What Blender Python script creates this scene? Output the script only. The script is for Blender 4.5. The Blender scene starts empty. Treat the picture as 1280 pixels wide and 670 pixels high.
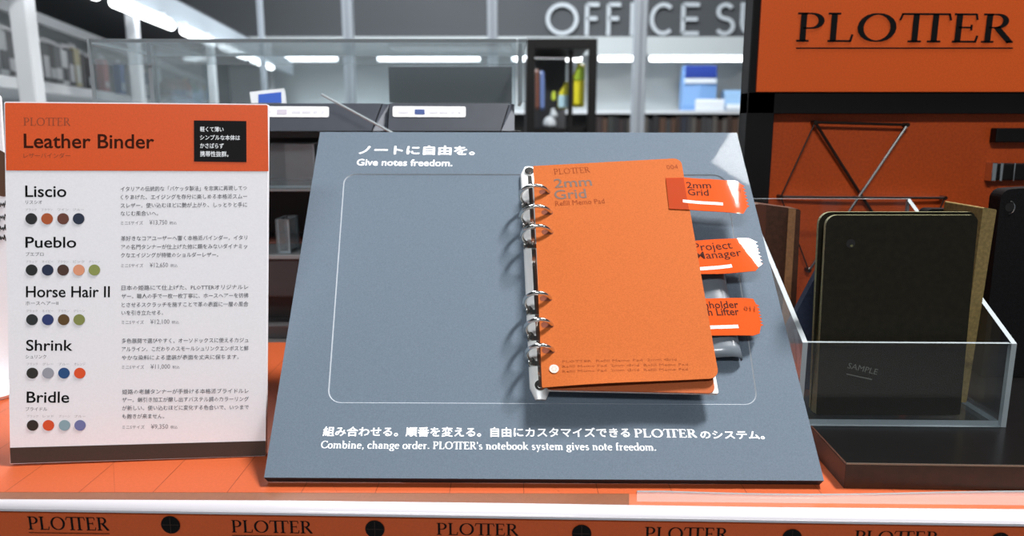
import bpy, bmesh, math, random
from mathutils import Vector, Matrix
random.seed(7)
R = math.radians
S = bpy.context.scene
C = S.collection
# ------------------------------------------------------------------ camera
FPX, PITCH, HC = 924.0, R(10.7), 0.188
cam = bpy.data.objects.new('camera', bpy.data.cameras.new('camera'))
C.objects.link(cam)
cam.location = (0, 0, HC)
cam.rotation_euler = (R(90) - PITCH, 0, 0)
cam.data.sensor_width = 36
cam.data.lens = FPX / 1280 * 36
cam.data.clip_start = 0.01
cam.data.dof.use_dof = True
cam.data.dof.focus_distance = 0.43
cam.data.dof.aperture_fstop = 9.0
S.camera = cam
# ------------------------------------------------------------------ world, exposure
S.view_settings.view_transform = 'Standard'
S.view_settings.look = 'None'
S.view_settings.gamma = 1
S.view_settings.use_curve_mapping = False
S.view_settings.exposure = 0.5
S.cycles.transparent_max_bounces = 24
wd = bpy.data.worlds.new('shop_air'); S.world = wd; wd.use_nodes = True
wd.node_tree.nodes['Background'].inputs[0].default_value = (0.80, 0.90, 1.0, 1)
wd.node_tree.nodes['Background'].inputs[1].default_value = 0.13
# ------------------------------------------------------------------ ceiling lamps and one added fill (light only; fixtures further down)
LAMPS = [  # name, location, size x, size y, watts, colour
    ((0.853, 0.467, 2.05), 0.25, 0.46, 80.0, (1.0, 0.97, 0.95)),
    ((1.9, 0.10, 2.05), 0.30, 0.30, 7.0, (1.0, 0.98, 0.96)),
    ((-0.50, -2.2, 2.05), 1.2, 0.5, 66.0, (0.96, 0.98, 1.0)),  # fill added to brighten the upright fronts
    ((0.2, 3.6, 2.05), 2.4, 0.6, 46.0, (0.92, 0.96, 1.0)),
    ((-0.75, 2.6, 2.05), 0.5, 2.0, 70.0, (0.92, 0.96, 1.0)),
]
TURN = {(0.853, 0.467, 2.05): R(-30)}   # this fixture hangs askew
for loc, sx, sy, w, col in LAMPS:
    l = bpy.data.lights.new('ceiling_lamp_light', 'AREA'); l.shape = 'RECTANGLE'
    l.size, l.size_y, l.energy, l.color = sx, sy, w, col
    lo = bpy.data.objects.new('ceiling_lamp_light', l); C.objects.link(lo); lo.location = loc; lo.rotation_euler.z = TURN.get(loc, 0)

# ------------------------------------------------------------------ geometry helpers
UPV = Vector((0, math.sin(PITCH), math.cos(PITCH)))
FWV = Vector((0, math.cos(PITCH), -math.sin(PITCH)))
CAM = Vector((0, 0, HC))
def raydir(u, v): return FWV + Vector((1, 0, 0)) * ((u - 640) / FPX) - UPV * ((v - 335) / FPX)
def PY(u, v, Y): d = raydir(u, v); return CAM + d * (Y / d.y)
def PZ(u, v, Z): d = raydir(u, v); return CAM + d * ((Z - HC) / d.z)
def PP(u, v, o, n): d = raydir(u, v); return CAM + d * ((o - CAM).dot(n) / d.dot(n))

class MB:
    """collects polygons in world space"""
    def __init__(s): s.v = []; s.f = []; s.m = []
    def add(s, vs, fs, slot=0):
        k = len(s.v); s.v += [Vector(p) for p in vs]
        for f in fs: s.f.append([k + i for i in f]); s.m.append(slot)
        return s
    def hexa(s, p, slots=(0,) * 6):
        """p: 4 bottom (ccw seen from above) + 4 top"""
        fs = [(3, 2, 1, 0), (4, 5, 6, 7), (0, 1, 5, 4), (1, 2, 6, 5), (2, 3, 7, 6), (3, 0, 4, 7)]
        for f, sl in zip(fs, slots): s.add([p[i] for i in f], [(0, 1, 2, 3)], sl)
        return s
    def box(s, x0, x1, y0, y1, z0, z1, M=None, slot=0, b=0.0, thin=None):
        """b: bevel width; thin: axis of thickness -> broad faces slot 0, edge faces slot 1"""
        bm = bmesh.new()
        g = bmesh.ops.create_cube(bm, size=1)
        for v in bm.verts:
            v.co = Vector((x0 + (v.co.x + .5) * (x1 - x0), y0 + (v.co.y + .5) * (y1 - y0), z0 + (v.co.z + .5) * (z1 - z0)))
        if thin is not None:
            for f in bm.faces: f.material_index = 0 if abs(f.normal[thin]) > .9 else 1
        if b > 0: bmesh.ops.bevel(bm, geom=bm.edges[:], offset=b, segments=2, profile=.6, affect='EDGES')
        return s.bm(bm, M, slot)
    def bm(s, bm, M=None, slot=0):
        bm.verts.index_update(); k = len(s.v)
        s.v += [(M @ v.co) if M else v.co.copy() for v in bm.verts]
        for f in bm.faces: s.f.append([k + v.index for v in f.verts]); s.m.append(slot + f.material_index)
        bm.free(); return s
    def prism(s, bot, top, slot=0, side=None):
        n = len(bot); s.add(list(bot), [tuple(range(n))[::-1]], slot); s.add(list(top), [tuple(range(n))], slot)
        s.add(list(bot) + list(top), [(i, (i + 1) % n, n + (i + 1) % n, n + i) for i in range(n)], slot if side is None else side)
        return s
    def tube(s, pts, r, seg=10, closed=False, cap=True, slot=0):
        pts = [Vector(p) for p in pts]; n = len(pts); rings = []
        rr = r if isinstance(r, (list, tuple)) else [r] * n
        up = None
        for i in range(n):
            a = pts[(i - 1) % n] if (closed or i > 0) else pts[0]
            b = pts[(i + 1) % n] if (closed or i < n - 1) else pts[-1]
            t = (b - a).normalized()
            if up is None:
                up = Vector((0, 0, 1)) if abs(t.z) < .9 else Vector((1, 0, 0))
            x = t.cross(up).normalized(); up = x.cross(t).normalized()
            rings.append([pts[i] + (x * math.cos(2 * math.pi * k / seg) + up * math.sin(2 * math.pi * k / seg)) * rr[i] for k in range(seg)])
        vs = [p for q in rings for p in q]; fs = []
        for i in range(n if closed else n - 1):
            j = (i + 1) % n
            for k in range(seg):
                l = (k + 1) % seg; fs.append((i * seg + k, i * seg + l, j * seg + l, j * seg + k))
        if cap and not closed: fs += [tuple(range(seg))[::-1], tuple((n - 1) * seg + k for k in range(seg))]
        return s.add(vs, fs, slot)
    def lathe(s, prof, c, seg=20, slot=0):
        """prof: (radius, z) from bottom up, around a vertical axis at c"""
        vs = []; fs = []
        for r, z in prof:
            for k in range(seg):
                a = 2 * math.pi * k / seg; vs.append(Vector((c[0] + r * math.cos(a), c[1] + r * math.sin(a), c[2] + z)))
        for i in range(len(prof) - 1):
            for k in range(seg):
                l = (k + 1) % seg; fs.append((i * seg + k, i * seg + l, (i + 1) * seg + l, (i + 1) * seg + k))
        fs += [tuple(range(seg))[::-1], tuple((len(prof) - 1) * seg + k for k in range(seg))]
        return s.add(vs, fs, slot)

ORG = {}
def link(name, mb, mats, parent=None, org=None, smooth=False, label=None):
    me = bpy.data.meshes.new(name)
    o0 = ORG[parent] if parent is not None else (Vector(org) if org is not None else base_of(mb))
    me.from_pydata([tuple(v - o0) for v in mb.v], [], mb.f)
    for m in (mats if isinstance(mats, (list, tuple)) else [mats]): me.materials.append(m)
    me.polygons.foreach_set('material_index', mb.m)
    me.update()
    if smooth:
        b = bmesh.new(); b.from_mesh(me)
        bmesh.ops.remove_doubles(b, verts=b.verts[:], dist=1e-7)
        bmesh.ops.recalc_face_normals(b, faces=b.faces[:])
        b.to_mesh(me); b.free()
        me.polygons.foreach_set('use_smooth', [True] * len(me.polygons))
        me.set_sharp_from_angle(angle=R(38))
    o = bpy.data.objects.new(name, me); C.objects.link(o)
    if parent is not None: o.parent = parent
    else: o.location = o0
    ORG[o] = o0
    if label: o['label'] = label
    return o
def base_of(mb):
    n = len(mb.v)
    return Vector((sum(v.x for v in mb.v) / n, sum(v.y for v in mb.v) / n, min(v.z for v in mb.v)))
def tag(o, label, cat, group=None):
    o['label'] = label; o['category'] = cat
    if group: o['group'] = group
    return o
def thing(name, label, cat, loc, group=None):
    o = bpy.data.objects.new(name, None); C.objects.link(o); o.location = loc; o.empty_display_size = .02
    ORG[o] = Vector(loc)
    return tag(o, label, cat, group)
def struct(name, mb, mats, **k):
    o = link(name, mb, mats, **k)
    o['kind'] = 'structure'
    return o
def copy_tree(o, parent=None):
    c = o.copy(); C.objects.link(c); ORG[c] = ORG[o]
    if parent is not None: c.parent = parent
    for ch in [x for x in bpy.data.objects if x.parent == o]: copy_tree(ch, c)
    return c

# ------------------------------------------------------------------ materials
def lin(c): return c / 12.92 if c <= .04045 else ((c + .055) / 1.055) ** 2.4
def rgb(r, g, b): return (lin(r / 255), lin(g / 255), lin(b / 255), 1)
MC = {}
def mat(name, col, rough=.6, metal=0.0, var=0.0, vs=400, bump=0.0, bs=900, coat=0.0, cr=.08, spec=.5, emit=0, col2=None, alpha=None):
    m = bpy.data.materials.new(name); m.use_nodes = True; nt = m.node_tree; p = nt.nodes['Principled BSDF']
    c = rgb(*col)
    p.inputs['Base Color'].default_value = c; p.inputs['Roughness'].default_value = rough
    p.inputs['Metallic'].default_value = metal; p.inputs['Specular IOR Level'].default_value = spec
    p.inputs['Coat Weight'].default_value = coat; p.inputs['Coat Roughness'].default_value = cr
    tc = nt.nodes.new('ShaderNodeTexCoord')
    if var > 0:
        n = nt.nodes.new('ShaderNodeTexNoise'); n.inputs['Scale'].default_value = vs; n.inputs['Detail'].default_value = 4
        nt.links.new(tc.outputs['Object'], n.inputs['Vector'])
        r = nt.nodes.new('ShaderNodeValToRGB'); nt.links.new(n.outputs['Fac'], r.inputs[0])
        d = rgb(*col2) if col2 else tuple(x * (1 + var) for x in c[:3]) + (1,)
        lo = c if col2 else tuple(x * (1 - var) for x in c[:3]) + (1,)
        r.color_ramp.elements[0].position = .36; r.color_ramp.elements[1].position = .64
        r.color_ramp.elements[0].color = lo; r.color_ramp.elements[1].color = d
        nt.links.new(r.outputs[0], p.inputs['Base Color'])
    if bump > 0:
        n = nt.nodes.new('ShaderNodeTexNoise'); n.inputs['Scale'].default_value = bs; n.inputs['Detail'].default_value = 3
        nt.links.new(tc.outputs['Object'], n.inputs['Vector'])
        bm_ = nt.nodes.new('ShaderNodeBump'); bm_.inputs['Strength'].default_value = bump; bm_.inputs['Distance'].default_value = .0005
        nt.links.new(n.outputs['Fac'], bm_.inputs['Height']); nt.links.new(bm_.outputs[0], p.inputs['Normal'])
    if emit:
        p.inputs['Emission Color'].default_value = c; p.inputs['Emission Strength'].default_value = emit
    return m
def clear(name, tint=(.93, .95, .96), glossy=.0, rough=.03, ior=1.49, add=0.0):
    m = bpy.data.materials.new(name); m.use_nodes = True; nt = m.node_tree
    out = nt.nodes['Material Output']; nt.nodes.remove(nt.nodes['Principled BSDF'])
    t = nt.nodes.new('ShaderNodeBsdfTransparent'); t.inputs[0].default_value = tint + (1,)
    g = nt.nodes.new('ShaderNodeBsdfGlossy'); g.inputs['Roughness'].default_value = rough
    f = nt.nodes.new('ShaderNodeFresnel'); f.inputs[0].default_value = ior
    ge = nt.nodes.new('ShaderNodeNewGeometry'); pw_ = nt.nodes.new('ShaderNodeMath'); pw_.operation = 'POWER'; pw_.inputs[0].default_value = ior
    ma = nt.nodes.new('ShaderNodeMath'); ma.operation = 'MULTIPLY_ADD'; ma.inputs[1].default_value = -2; ma.inputs[2].default_value = 1
    nt.links.new(ge.outputs['Backfacing'], ma.inputs[0]); nt.links.new(ma.outputs[0], pw_.inputs[1]); nt.links.new(pw_.outputs[0], f.inputs[0])  # same reflectance on both faces of a plate
    mx = nt.nodes.new('ShaderNodeMixShader')
    nt.links.new(f.outputs[0], mx.inputs[0]); nt.links.new(t.outputs[0], mx.inputs[1]); nt.links.new(g.outputs[0], mx.inputs[2])
    last = mx
    if add > 0:   # pale diffuse mixed in as painted haze
        d = nt.nodes.new('ShaderNodeBsdfDiffuse'); d.inputs[0].default_value = (.8, .85, .87, 1)
        m2 = nt.nodes.new('ShaderNodeMixShader'); m2.inputs[0].default_value = add
        nt.links.new(mx.outputs[0], m2.inputs[1]); nt.links.new(d.outputs[0], m2.inputs[2]); last = m2
    nt.links.new(last.outputs[0], out.inputs[0])
    return m
M = dict(
    board=mat('grey_board', (92, 104, 116), .7, var=.10, vs=1500, coat=.032, cr=.03, spec=.08),
    board_cut=mat('grey_card_cut', (150, 158, 166), .5),
    board_edge=mat('dark_board_edge', (38, 42, 48), .7),
    white_ink=mat('white_ink', (240, 243, 246), .5),
    paper=mat('panel_white_paper', (237, 236, 240), .5, var=.02, vs=900),
    header=mat('panel_orange_print', (218, 80, 8), .5, var=.05, vs=1200),
    base_dark=mat('panel_dark_band', (58, 44, 36), .6, var=.06, vs=900),
    ink=mat('black_ink', (14, 13, 14), .7, spec=.1),
    ink_brown=mat('brown_black_ink', (58, 22, 8), .7, spec=.1),
    ink_faint=mat('faint_brown_ink', (150, 62, 20), .6),
    ink_grey=mat('grey_ink', (84, 84, 90), .6),
    ink_pale=mat('pale_grey_ink', (168, 166, 170), .6),
    black_box=mat('black_print', (26, 25, 26), .7, spec=.1),
    cover=mat('orange_cover_paper', (166, 86, 38), .7, spec=.1, var=.10, vs=1400, bump=.1, bs=2500),
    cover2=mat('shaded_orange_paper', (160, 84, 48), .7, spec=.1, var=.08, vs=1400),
    sheet=mat('white_paper', (206, 204, 200), .6, spec=.1),
    tab=mat('orange_film', (186, 70, 14), .6, coat=.35, cr=.05, spec=.05),
    tab_lap=mat('orange_film_over_cover', (150, 50, 10), .6, coat=.2, cr=.05, spec=.05),
    foil=mat('grey_foil_ink', (96, 76, 66), .5, spec=.2),
    red_ink=mat('rust_ink', (128, 54, 20), .7, spec=.1),
    chrome=mat('polished_steel', (225, 225, 222), .16, metal=1.0),
    steel=mat('satin_steel', (226, 228, 228), .35, metal=.1),
    lifter=mat('grey_plastic_sheet', (100, 108, 116), .3, coat=.4, cr=.1),
    black=mat('black_paint', (11, 9, 9), .5, spec=.25, var=.1, vs=60),
    black_gloss=mat('black_gloss', (10, 9, 9), .3, var=.12, vs=220, coat=.25, cr=.12, spec=.3),
    brown_face=mat('dark_brown_wood', (44, 26, 13), .45, var=.22, vs=180),
    edge_highlight=mat('painted_edge_highlight', (120, 104, 88), .45),  # pale colour stands in for the highlight along the plinth edge
    tower_orange=mat('tower_orange_panel', (206, 84, 26), .42, var=.07, vs=900, spec=.35),
    tower_orange2=mat('tower_orange_back', (190, 76, 26), .45, var=.10, vs=500, spec=.35),
    mat_orange=None,
    banner=mat('orange_banner', (180, 74, 24), .5, var=.06, vs=900),
    brown_strip=mat('brown_strip', (118, 74, 52), .4, var=.06, vs=600),
    rail=mat('white_rail', (182, 180, 186), .35, coat=.4),
    olive=mat('olive_leather', (27, 25, 15), .55, spec=.2, var=.2, vs=260, bump=.35, bs=1500),
    olive_lit_edge=mat('olive_lit_edge', (92, 92, 60), .7, var=.3, vs=900),  # cover edges coloured paler to look lit
    khaki=mat('khaki_leather', (124, 106, 62), .6, var=.2, vs=500, bump=.2),
    navy=mat('navy_leather', (38, 50, 72), .55, var=.15, vs=400, bump=.2),
    brown=mat('brown_leather', (66, 38, 22), .5, var=.2, vs=300, bump=.2),
    tan=mat('tan_leather', (140, 98, 62), .6, var=.12, vs=500, bump=.2),
    black_leather=mat('black_leather', (15, 15, 17), .65, spec=.15, var=.25, vs=500, bump=.5, bs=1200),
    wire=mat('dark_steel_wire', (120, 108, 100), .3, metal=.9),
    wire_dark=mat('black_wire', (48, 36, 30), .4, metal=.5),
    acr=clear('clear_acrylic', add=.006),
    acr_dark=clear('hazy_acrylic', tint=(.90, .93, .94), add=.07),  # bright haze across the case is mixed into the colour
    acr_edge=mat('acrylic_edge', (150, 160, 164), .2, spec=.8),
    film=clear('clear_film', tint=(.99, .98, .98), rough=.2, ior=1.06, add=.16),
    rack=mat('charcoal_plastic', (52, 57, 66), .45, var=.06, vs=80),
    rack_dark=mat('dark_plastic', (24, 22, 22), .5),
    rack_grey=mat('grey_plastic', (78, 78, 80), .5),
    label=mat('white_label', (232, 233, 236), .5),
    label_blue=mat('blue_print', (44, 66, 120), .5),
    wall_dark=mat('dark_grey_sign', (62, 66, 70), .7),
    wall=mat('shop_wall', (96, 100, 104), .8),
    peg=mat('pale_grey_panel', (178, 186, 188), .7),
    peg2=mat('grey_panel', (128, 134, 138), .7),
    post=mat('aluminium_post', (150, 158, 166), .45, metal=.2),
    post_white=mat('white_post', (206, 211, 215), .5),
    letter=mat('pale_letter', (176, 184, 190), .5),
    tube=mat('lamp_tube', (250, 252, 255), .5, emit=4.2),
    lamp=mat('lamp_diffuser', (255, 255, 255), .5, emit=2.0),
    floor=mat('shop_floor', (120, 118, 116), .5, var=.05, vs=4),
    ceil=mat('shop_ceiling', (70, 72, 74), .8),
    counter=mat('counter_dark', (70, 68, 68), .5),
)
def flat(name, col, **k):
    if name not in MC: MC[name] = mat(name, col, **k)
    return MC[name]

# ------------------------------------------------------------------ lettering
TC = {}
def font_mesh(body, bold=0.0, res=2):
    key = (body, bold, res)
    if key not in TC:
        c = bpy.data.curves.new('lettering', 'FONT'); c.body = body; c.resolution_u = res; c.offset = bold; c.fill_mode = 'FRONT'
        o = bpy.data.objects.new('lettering', c); C.objects.link(o)
        bpy.context.view_layer.update()
        dg = bpy.context.evaluated_depsgraph_get()
        me = bpy.data.meshes.new_from_object(o.evaluated_get(dg))
        TC[key] = ([(v.co.x, v.co.y) for v in me.vertices], [tuple(p.vertices) for p in me.polygons])
        bpy.data.objects.remove(o); bpy.data.curves.remove(c); bpy.data.meshes.remove(me)
    return TC[key]
def arc(cx, cy, rx, ry, a0, a1, n=14):
    return [(cx + rx * math.cos(R(a0 + (a1 - a0) * i / n)), cy + ry * math.sin(R(a0 + (a1 - a0) * i / n))) for i in range(n + 1)]
X_ = .64
def serif(x, y, w=.2): return ('f', [(x - w / 2, y), (x + w / 2, y)], .06)
def stem(x, y0, y1, w=None): return ('p', [(x, y0), (x, y1)], w)
def bowl(cx, cy, rx, ry, a0=0, a1=360): return ('p', arc(cx, cy, rx, ry, a0, a1, 20), None)
def arch(x0, x1): return ('p', [(x0, X_ * .62)] + arc((x0 + x1) / 2, X_ * .62, (x1 - x0) / 2, X_ * .32, 180, 0, 8) + [(x1, .03)], None)
SERIF = {
 'P': (.66, [stem(.15, .03, .97), serif(.15, .03, .3), serif(.12, .97, .24), ('p', [(.15, .97), (.32, .97)] + arc(.32, .72, .25, .25, 90, -90, 10) + [(.15, .47)], None)]),
 'L': (.68, [stem(.17, .03, .97), serif(.17, .97, .3), ('f', [(.04, .03), (.58, .03)], .06), ('f', [(.58, .0), (.62, .26)], .05)]),
 'O': (.94, [bowl(.47, .5, .39, .47)]),
 'T': (.74, [stem(.37, .03, .97), serif(.37, .03, .32), ('f', [(.05, .97), (.69, .97)], .06), ('f', [(.04, .76), (.08, .99)], .05), ('f', [(.70, .76), (.66, .99)], .05)]),
 '#': (1.22, [stem(.40, .03, .97), stem(.86, .03, .97), serif(.40, .03, .32), serif(.86, .03, .32), ('f', [(.05, .97), (1.20, .97)], .06), ('f', [(.02, .76), (.08, .99)], .05), ('f', [(1.22, .76), (1.17, .99)], .05)]),
 'E': (.68, [stem(.16, .03, .97), ('f', [(.03, .03), (.58, .03)], .06), ('f', [(.03, .97), (.55, .97)], .06), ('f', [(.16, .52), (.46, .52)], .055), ('f', [(.58, .0), (.62, .24)], .05), ('f', [(.55, .99), (.58, .78)], .05), ('f', [(.46, .62), (.46, .42)], .045)]),
 'R': (.74, [stem(.15, .03, .97), serif(.15, .03, .3), serif(.12, .97, .24), ('p', [(.15, .97), (.32, .97)] + arc(.32, .745, .22, .225, 90, -90, 10) + [(.15, .52)], None), ('f', [(.33, .54), (.68, .02)], .13), serif(.68, .03, .16)]),
 'C': (.78, [('p', arc(.46, .5, .38, .47, 42, 318, 18), None), ('f', [(.74, .98), (.74, .74)], .05), ('f', [(.74, .26), (.74, .06)], .05)]),
 'o': (.60, [bowl(.30, .31, .23, .30)]),
 'c': (.52, [('p', arc(.30, .31, .23, .30, 45, 320, 16), None)]),
 'e': (.56, [('p', [(.07, .36), (.48, .36)] + arc(.28, .31, .21, .30, 12, 318, 16), None)]),
 'm': (1.02, [stem(.15, .03, X_), arch(.15, .50), arch(.50, .85), serif(.15, .03, .24), serif(.5, .03, .24), serif(.85, .03, .24), serif(.09, X_ - .02, .14)]),
 'n': (.68, [stem(.15, .03, X_), arch(.15, .50), serif(.15, .03, .24), serif(.5, .03, .24), serif(.09, X_ - .02, .14)]),
 'h': (.68, [stem(.15, .03, 1.02), arch(.15, .50), serif(.15, .03, .24), serif(.5, .03, .24), serif(.09, 1.0, .14)]),
 'b': (.64, [stem(.13, .03, 1.02), serif(.08, 1.0, .14), bowl(.34, .31, .22, .30)]),
 'd': (.64, [stem(.49, .03, 1.02), serif(.44, 1.0, .14), serif(.54, .03, .14), bowl(.28, .31, .22, .30)]),
 'i': (.33, [stem(.16, .03, X_), serif(.16, .03, .24), serif(.10, X_ - .02, .14), ('f', [(.16, .82), (.16, .95)], .13)]),
 'a': (.58, [('p', [(.10, .50)] + arc(.27, .46, .16, .16, 150, 0, 8) + [(.43, .03)], None), bowl(.26, .20, .18, .18), serif(.48, .03, .12)]),
 'g': (.58, [bowl(.27, .40, .19, .22), ('f', [(.42, .58), (.56, .62)], .06), ('p', [(.14, .22), (.16, .12), (.40, .06)] , .07), bowl(.28, -.12, .22, .15)]),
 'r': (.48, [stem(.15, .03, X_), serif(.15, .03, .26), serif(.09, X_ - .02, .14), ('p', [(.15, .42), (.25, .58), (.42, .58)], .09)]),
 's': (.48, [('p', arc(.24, .46, .15, .14, 40, 250, 10) + arc(.24, .17, .17, .15, 80, -150, 10), .085)]),
 't': (.42, [('p', [(.17, .86), (.17, .14)] + arc(.28, .14, .11, .11, 180, 300, 5), None), ('f', [(.04, .60), (.38, .60)], .06)]),
 'k': (.66, [stem(.15, .03, 1.02), serif(.15, .03, .24), serif(.09, 1.0, .14), ('f', [(.2, .30), (.50, .60)], .05), ('f', [(.28, .38), (.56, .03)], .11), serif(.5, .61, .2), serif(.56, .03, .2)]),
 'y': (.60, [('f', [(.12, .61), (.31, .05)], .11), ('f', [(.50, .61), (.22, -.26)], .05), serif(.12, .61, .22), serif(.50, .61, .2), ('f', [(.10, -.24), (.24, -.24)], .09)]),
 'v': (.58, [('f', [(.12, .61), (.30, .02)], .11), ('f', [(.48, .61), (.30, .02)], .05), serif(.12, .61, .22), serif(.48, .61, .2)]),
 'f': (.40, [('p', [(.17, .03), (.17, .84)] + arc(.29, .84, .12, .14, 180, 50, 6), None), ('f', [(.04, .60), (.36, .60)], .06), serif(.17, .03, .26)]),
 ',': (.28, [('f', [(.14, .12), (.14, .0)], .12), ('f', [(.17, .03), (.08, -.16)], .06)]),
 '.': (.28, [('f', [(.13, .0), (.13, .13)], .13)]),
 "'": (.22, [('f', [(.11, 1.0), (.11, .72)], .08)]),
 ' ': (.30, []),
}
def serif_mesh(body, thick=.13, thin=.05, track=.04):
    body = body.replace('TT', '#')
    vs = []; fs = []; x = 0
    for ch in body:
        w, strokes = SERIF[ch]
        for kind, pts, wd_ in strokes:
            n = len(pts); L = []; Rr = []
            closed = n > 3 and abs(pts[0][0] - pts[-1][0]) < 1e-6 and abs(pts[0][1] - pts[-1][1]) < 1e-6
            for i in range(n):
                a = pts[i - 1] if i > 0 else (pts[-2] if closed else pts[0]); b = pts[i + 1] if i < n - 1 else (pts[1] if closed else pts[-1])
                dx, dy = b[0] - a[0], b[1] - a[1]; l = math.hypot(dx, dy) or 1; dx /= l; dy /= l
                hw = (wd_ * thick / .13 if wd_ else thin + (thick - thin) * abs(dy) ** 1.3) / 2
                L.append((x + pts[i][0] - dy * hw, pts[i][1] + dx * hw)); Rr.append((x + pts[i][0] + dy * hw, pts[i][1] - dx * hw))
            k = len(vs); vs += L + Rr
            fs += [(k + i, k + n + i, k + n + i + 1, k + i + 1) for i in range(n - 1)]
        x += w + track
    return vs, fs

class Fr:
    """a plane in space: origin o, unit axes a (right) and b (up the face), normal n"""
    def __init__(s, o, a, b):
        s.o = Vector(o); s.a = Vector(a).normalized(); s.b = Vector(b).normalized(); s.n = s.a.cross(s.b).normalized()
        s.Mi = Matrix((s.a, s.b, s.n)).transposed().inverted()
    def at(s, x, y, z=0): return s.o + s.a * x + s.b * y + s.n * z
    def pix(s, u, v, h=0):
        q = PP(u, v, s.o + s.n * h, s.n); r = s.Mi @ (q - s.o); return (r.x, r.y)
    def poly(s, pts, h): return [s.at(x, y, h) for x, y in pts]
    def text(s, mb, body, L, Rp, top, h=0.00006, bold=0.0, ser=False, cjk=False, thick=.13, thin=.05, fixx=None, pixels=True, res=2, slot=0):
        """fit body between baseline points L and Rp, cap top at point top (picture points on this face, or local)"""
        if pixels: L, Rp, top = s.pix(*L, h), s.pix(*Rp, h), s.pix(*top, h)
        vs, fs = serif_mesh(body, thick, thin) if ser else font_mesh(body, 0 if cjk else bold, res)
        if cjk and bold > 0:   # heavier strokes: the same outlines struck again a little to each side
            n = len(vs)
            vs = [(x + i * bold, y + j * bold) for i, j in ((-1, 0), (1, 0), (0, 1), (0, -1), (0, 0)) for x, y in vs]
            fs = [tuple(i + k * n for i in f) for k in range(5) for f in fs]
        x0 = min(v[0] for v in vs); x1 = max(v[0] for v in vs); y1 = max(v[1] for v in vs)
        y0 = min(v[1] for v in vs) if cjk else 0
        dx, dy = Rp[0] - L[0], Rp[1] - L[1]; l = math.hypot(dx, dy); ex = (dx / l, dy / l); ey = (-ex[1], ex[0])
        H = (top[0] - L[0]) * ey[0] + (top[1] - L[1]) * ey[1]
        out = []; x0 = min(v[0] for v in vs); x1 = max(v[0] for v in vs); per = len(vs) // 5 if cjk and bold > 0 else len(vs)
        for k, (x, y) in enumerate(vs):
            p = (x - x0) / (x1 - x0) * l; q = (y - y0) / (y1 - y0) * H
            out.append(s.at(L[0] + ex[0] * p + ey[0] * q, L[1] + ex[1] * p + ey[1] * q, h + .000006 * (k // per)))
        return mb.add(out, fs, slot)
    def rect(s, mb, x0, y0, x1, y1, h, slot=0): return mb.add([s.at(x0, y0, h), s.at(x1, y0, h), s.at(x1, y1, h), s.at(x0, y1, h)], [(0, 1, 2, 3)], slot)
def roundpoly(pts, rad, n=6):
    out = []
    N = len(pts)
    for i in range(N):
        r = rad[i] if isinstance(rad, (list, tuple)) else rad
        p, a, b = Vector(pts[i]), Vector(pts[i - 1]), Vector(pts[(i + 1) % N])
        if r <= 0: out.append(tuple(p)); continue
        da, db = (a - p).normalized(), (b - p).normalized()
        ang = da.angle(db); t = r / math.tan(ang / 2)
        c = p + (da + db).normalized() * (r / math.sin(ang / 2))
        s0, s1 = p + da * t, p + db * t
        v0, v1 = s0 - c, s1 - c
        a0, a1 = math.atan2(v0.y, v0.x), math.atan2(v1.y, v1.x)
        d = (a1 - a0 + math.pi) % (2 * math.pi) - math.pi
        out += [(c.x + r * math.cos(a0 + d * k / n), c.y + r * math.sin(a0 + d * k / n)) for k in range(n + 1)]
    return out
def area(p): return sum(p[i - 1][0] * p[i][1] - p[i][0] * p[i - 1][1] for i in range(len(p))) / 2
def ccw(p): return p if area(p) > 0 else p[::-1]
def slab(mb, fr, pts, h0, h1, slot=0, side=None):
    pts = ccw(pts); return mb.prism(fr.poly(pts, h0), fr.poly(pts, h1), slot, side)
def ell(cx, cy, rx, ry, n=24): return [(cx + rx * math.cos(2 * math.pi * i / n), cy + ry * math.sin(2 * math.pi * i / n)) for i in range(n)]

# ================================================================== the shop: floor, ceiling, walls
FZ, CZ = -0.86, 2.1
struct('floor', MB().box(-4.5, 4.5, -4, 5.6, FZ - .05, FZ), M['floor'])
struct('ceiling', MB().box(-4.5, 4.5, -4, 5.6, CZ, CZ + .05), M['ceil'])
struct('wall_back', MB().box(-4.5, 4.5, 5.5, 5.6, FZ, CZ), M['wall'])
struct('wall_left', MB().box(-4.5, -4.4, -4, 5.5, FZ, CZ), M['wall'])
struct('wall_right', MB().box(4.4, 4.5, -4, 5.5, FZ, CZ), M['wall'])

# ================================================================== counter
def rail_pts(vals, Z, n=41):
    us = [-260, 0, 330, 640, 960, 1280, 1560]
    out = []
    for i in range(n):
        u = us[0] + (us[-1] - us[0]) * i / (n - 1)
        for k in range(len(us) - 1):
            if us[k] <= u <= us[k + 1] + 1e-6:
                t = (u - us[k]) / (us[k + 1] - us[k]); v = vals[k] + (vals[k + 1] - vals[k]) * t; break
        out.append(PZ(u, v, Z))
    return out
front_in = rail_pts([623.5, 624, 625.5, 629, 634, 636.5, 638], 0)
front_out = rail_pts([628.2, 632, 636.9, 641.5, 646.3, 651, 655.2], -.0015)
FO0, FO1 = front_out[0], front_out[-1]
mb = MB()
mb.hexa([Vector((-.62, FO0.y + .012, FZ)), Vector((.62, FO1.y + .012, FZ)), Vector((.62, 1.1, FZ)), Vector((-.62, 1.1, FZ)),
         Vector((-.62, FO0.y + .012, -.0008)), Vector((.62, FO1.y + .012, -.0008)), Vector((.62, 1.1, -.0008)), Vector((-.62, 1.1, -.0008))])
tag(link('display_counter', mb, M['counter'], org=(0, .7, FZ)), 'display counter that carries the whole stationery display', 'counter')

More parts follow.
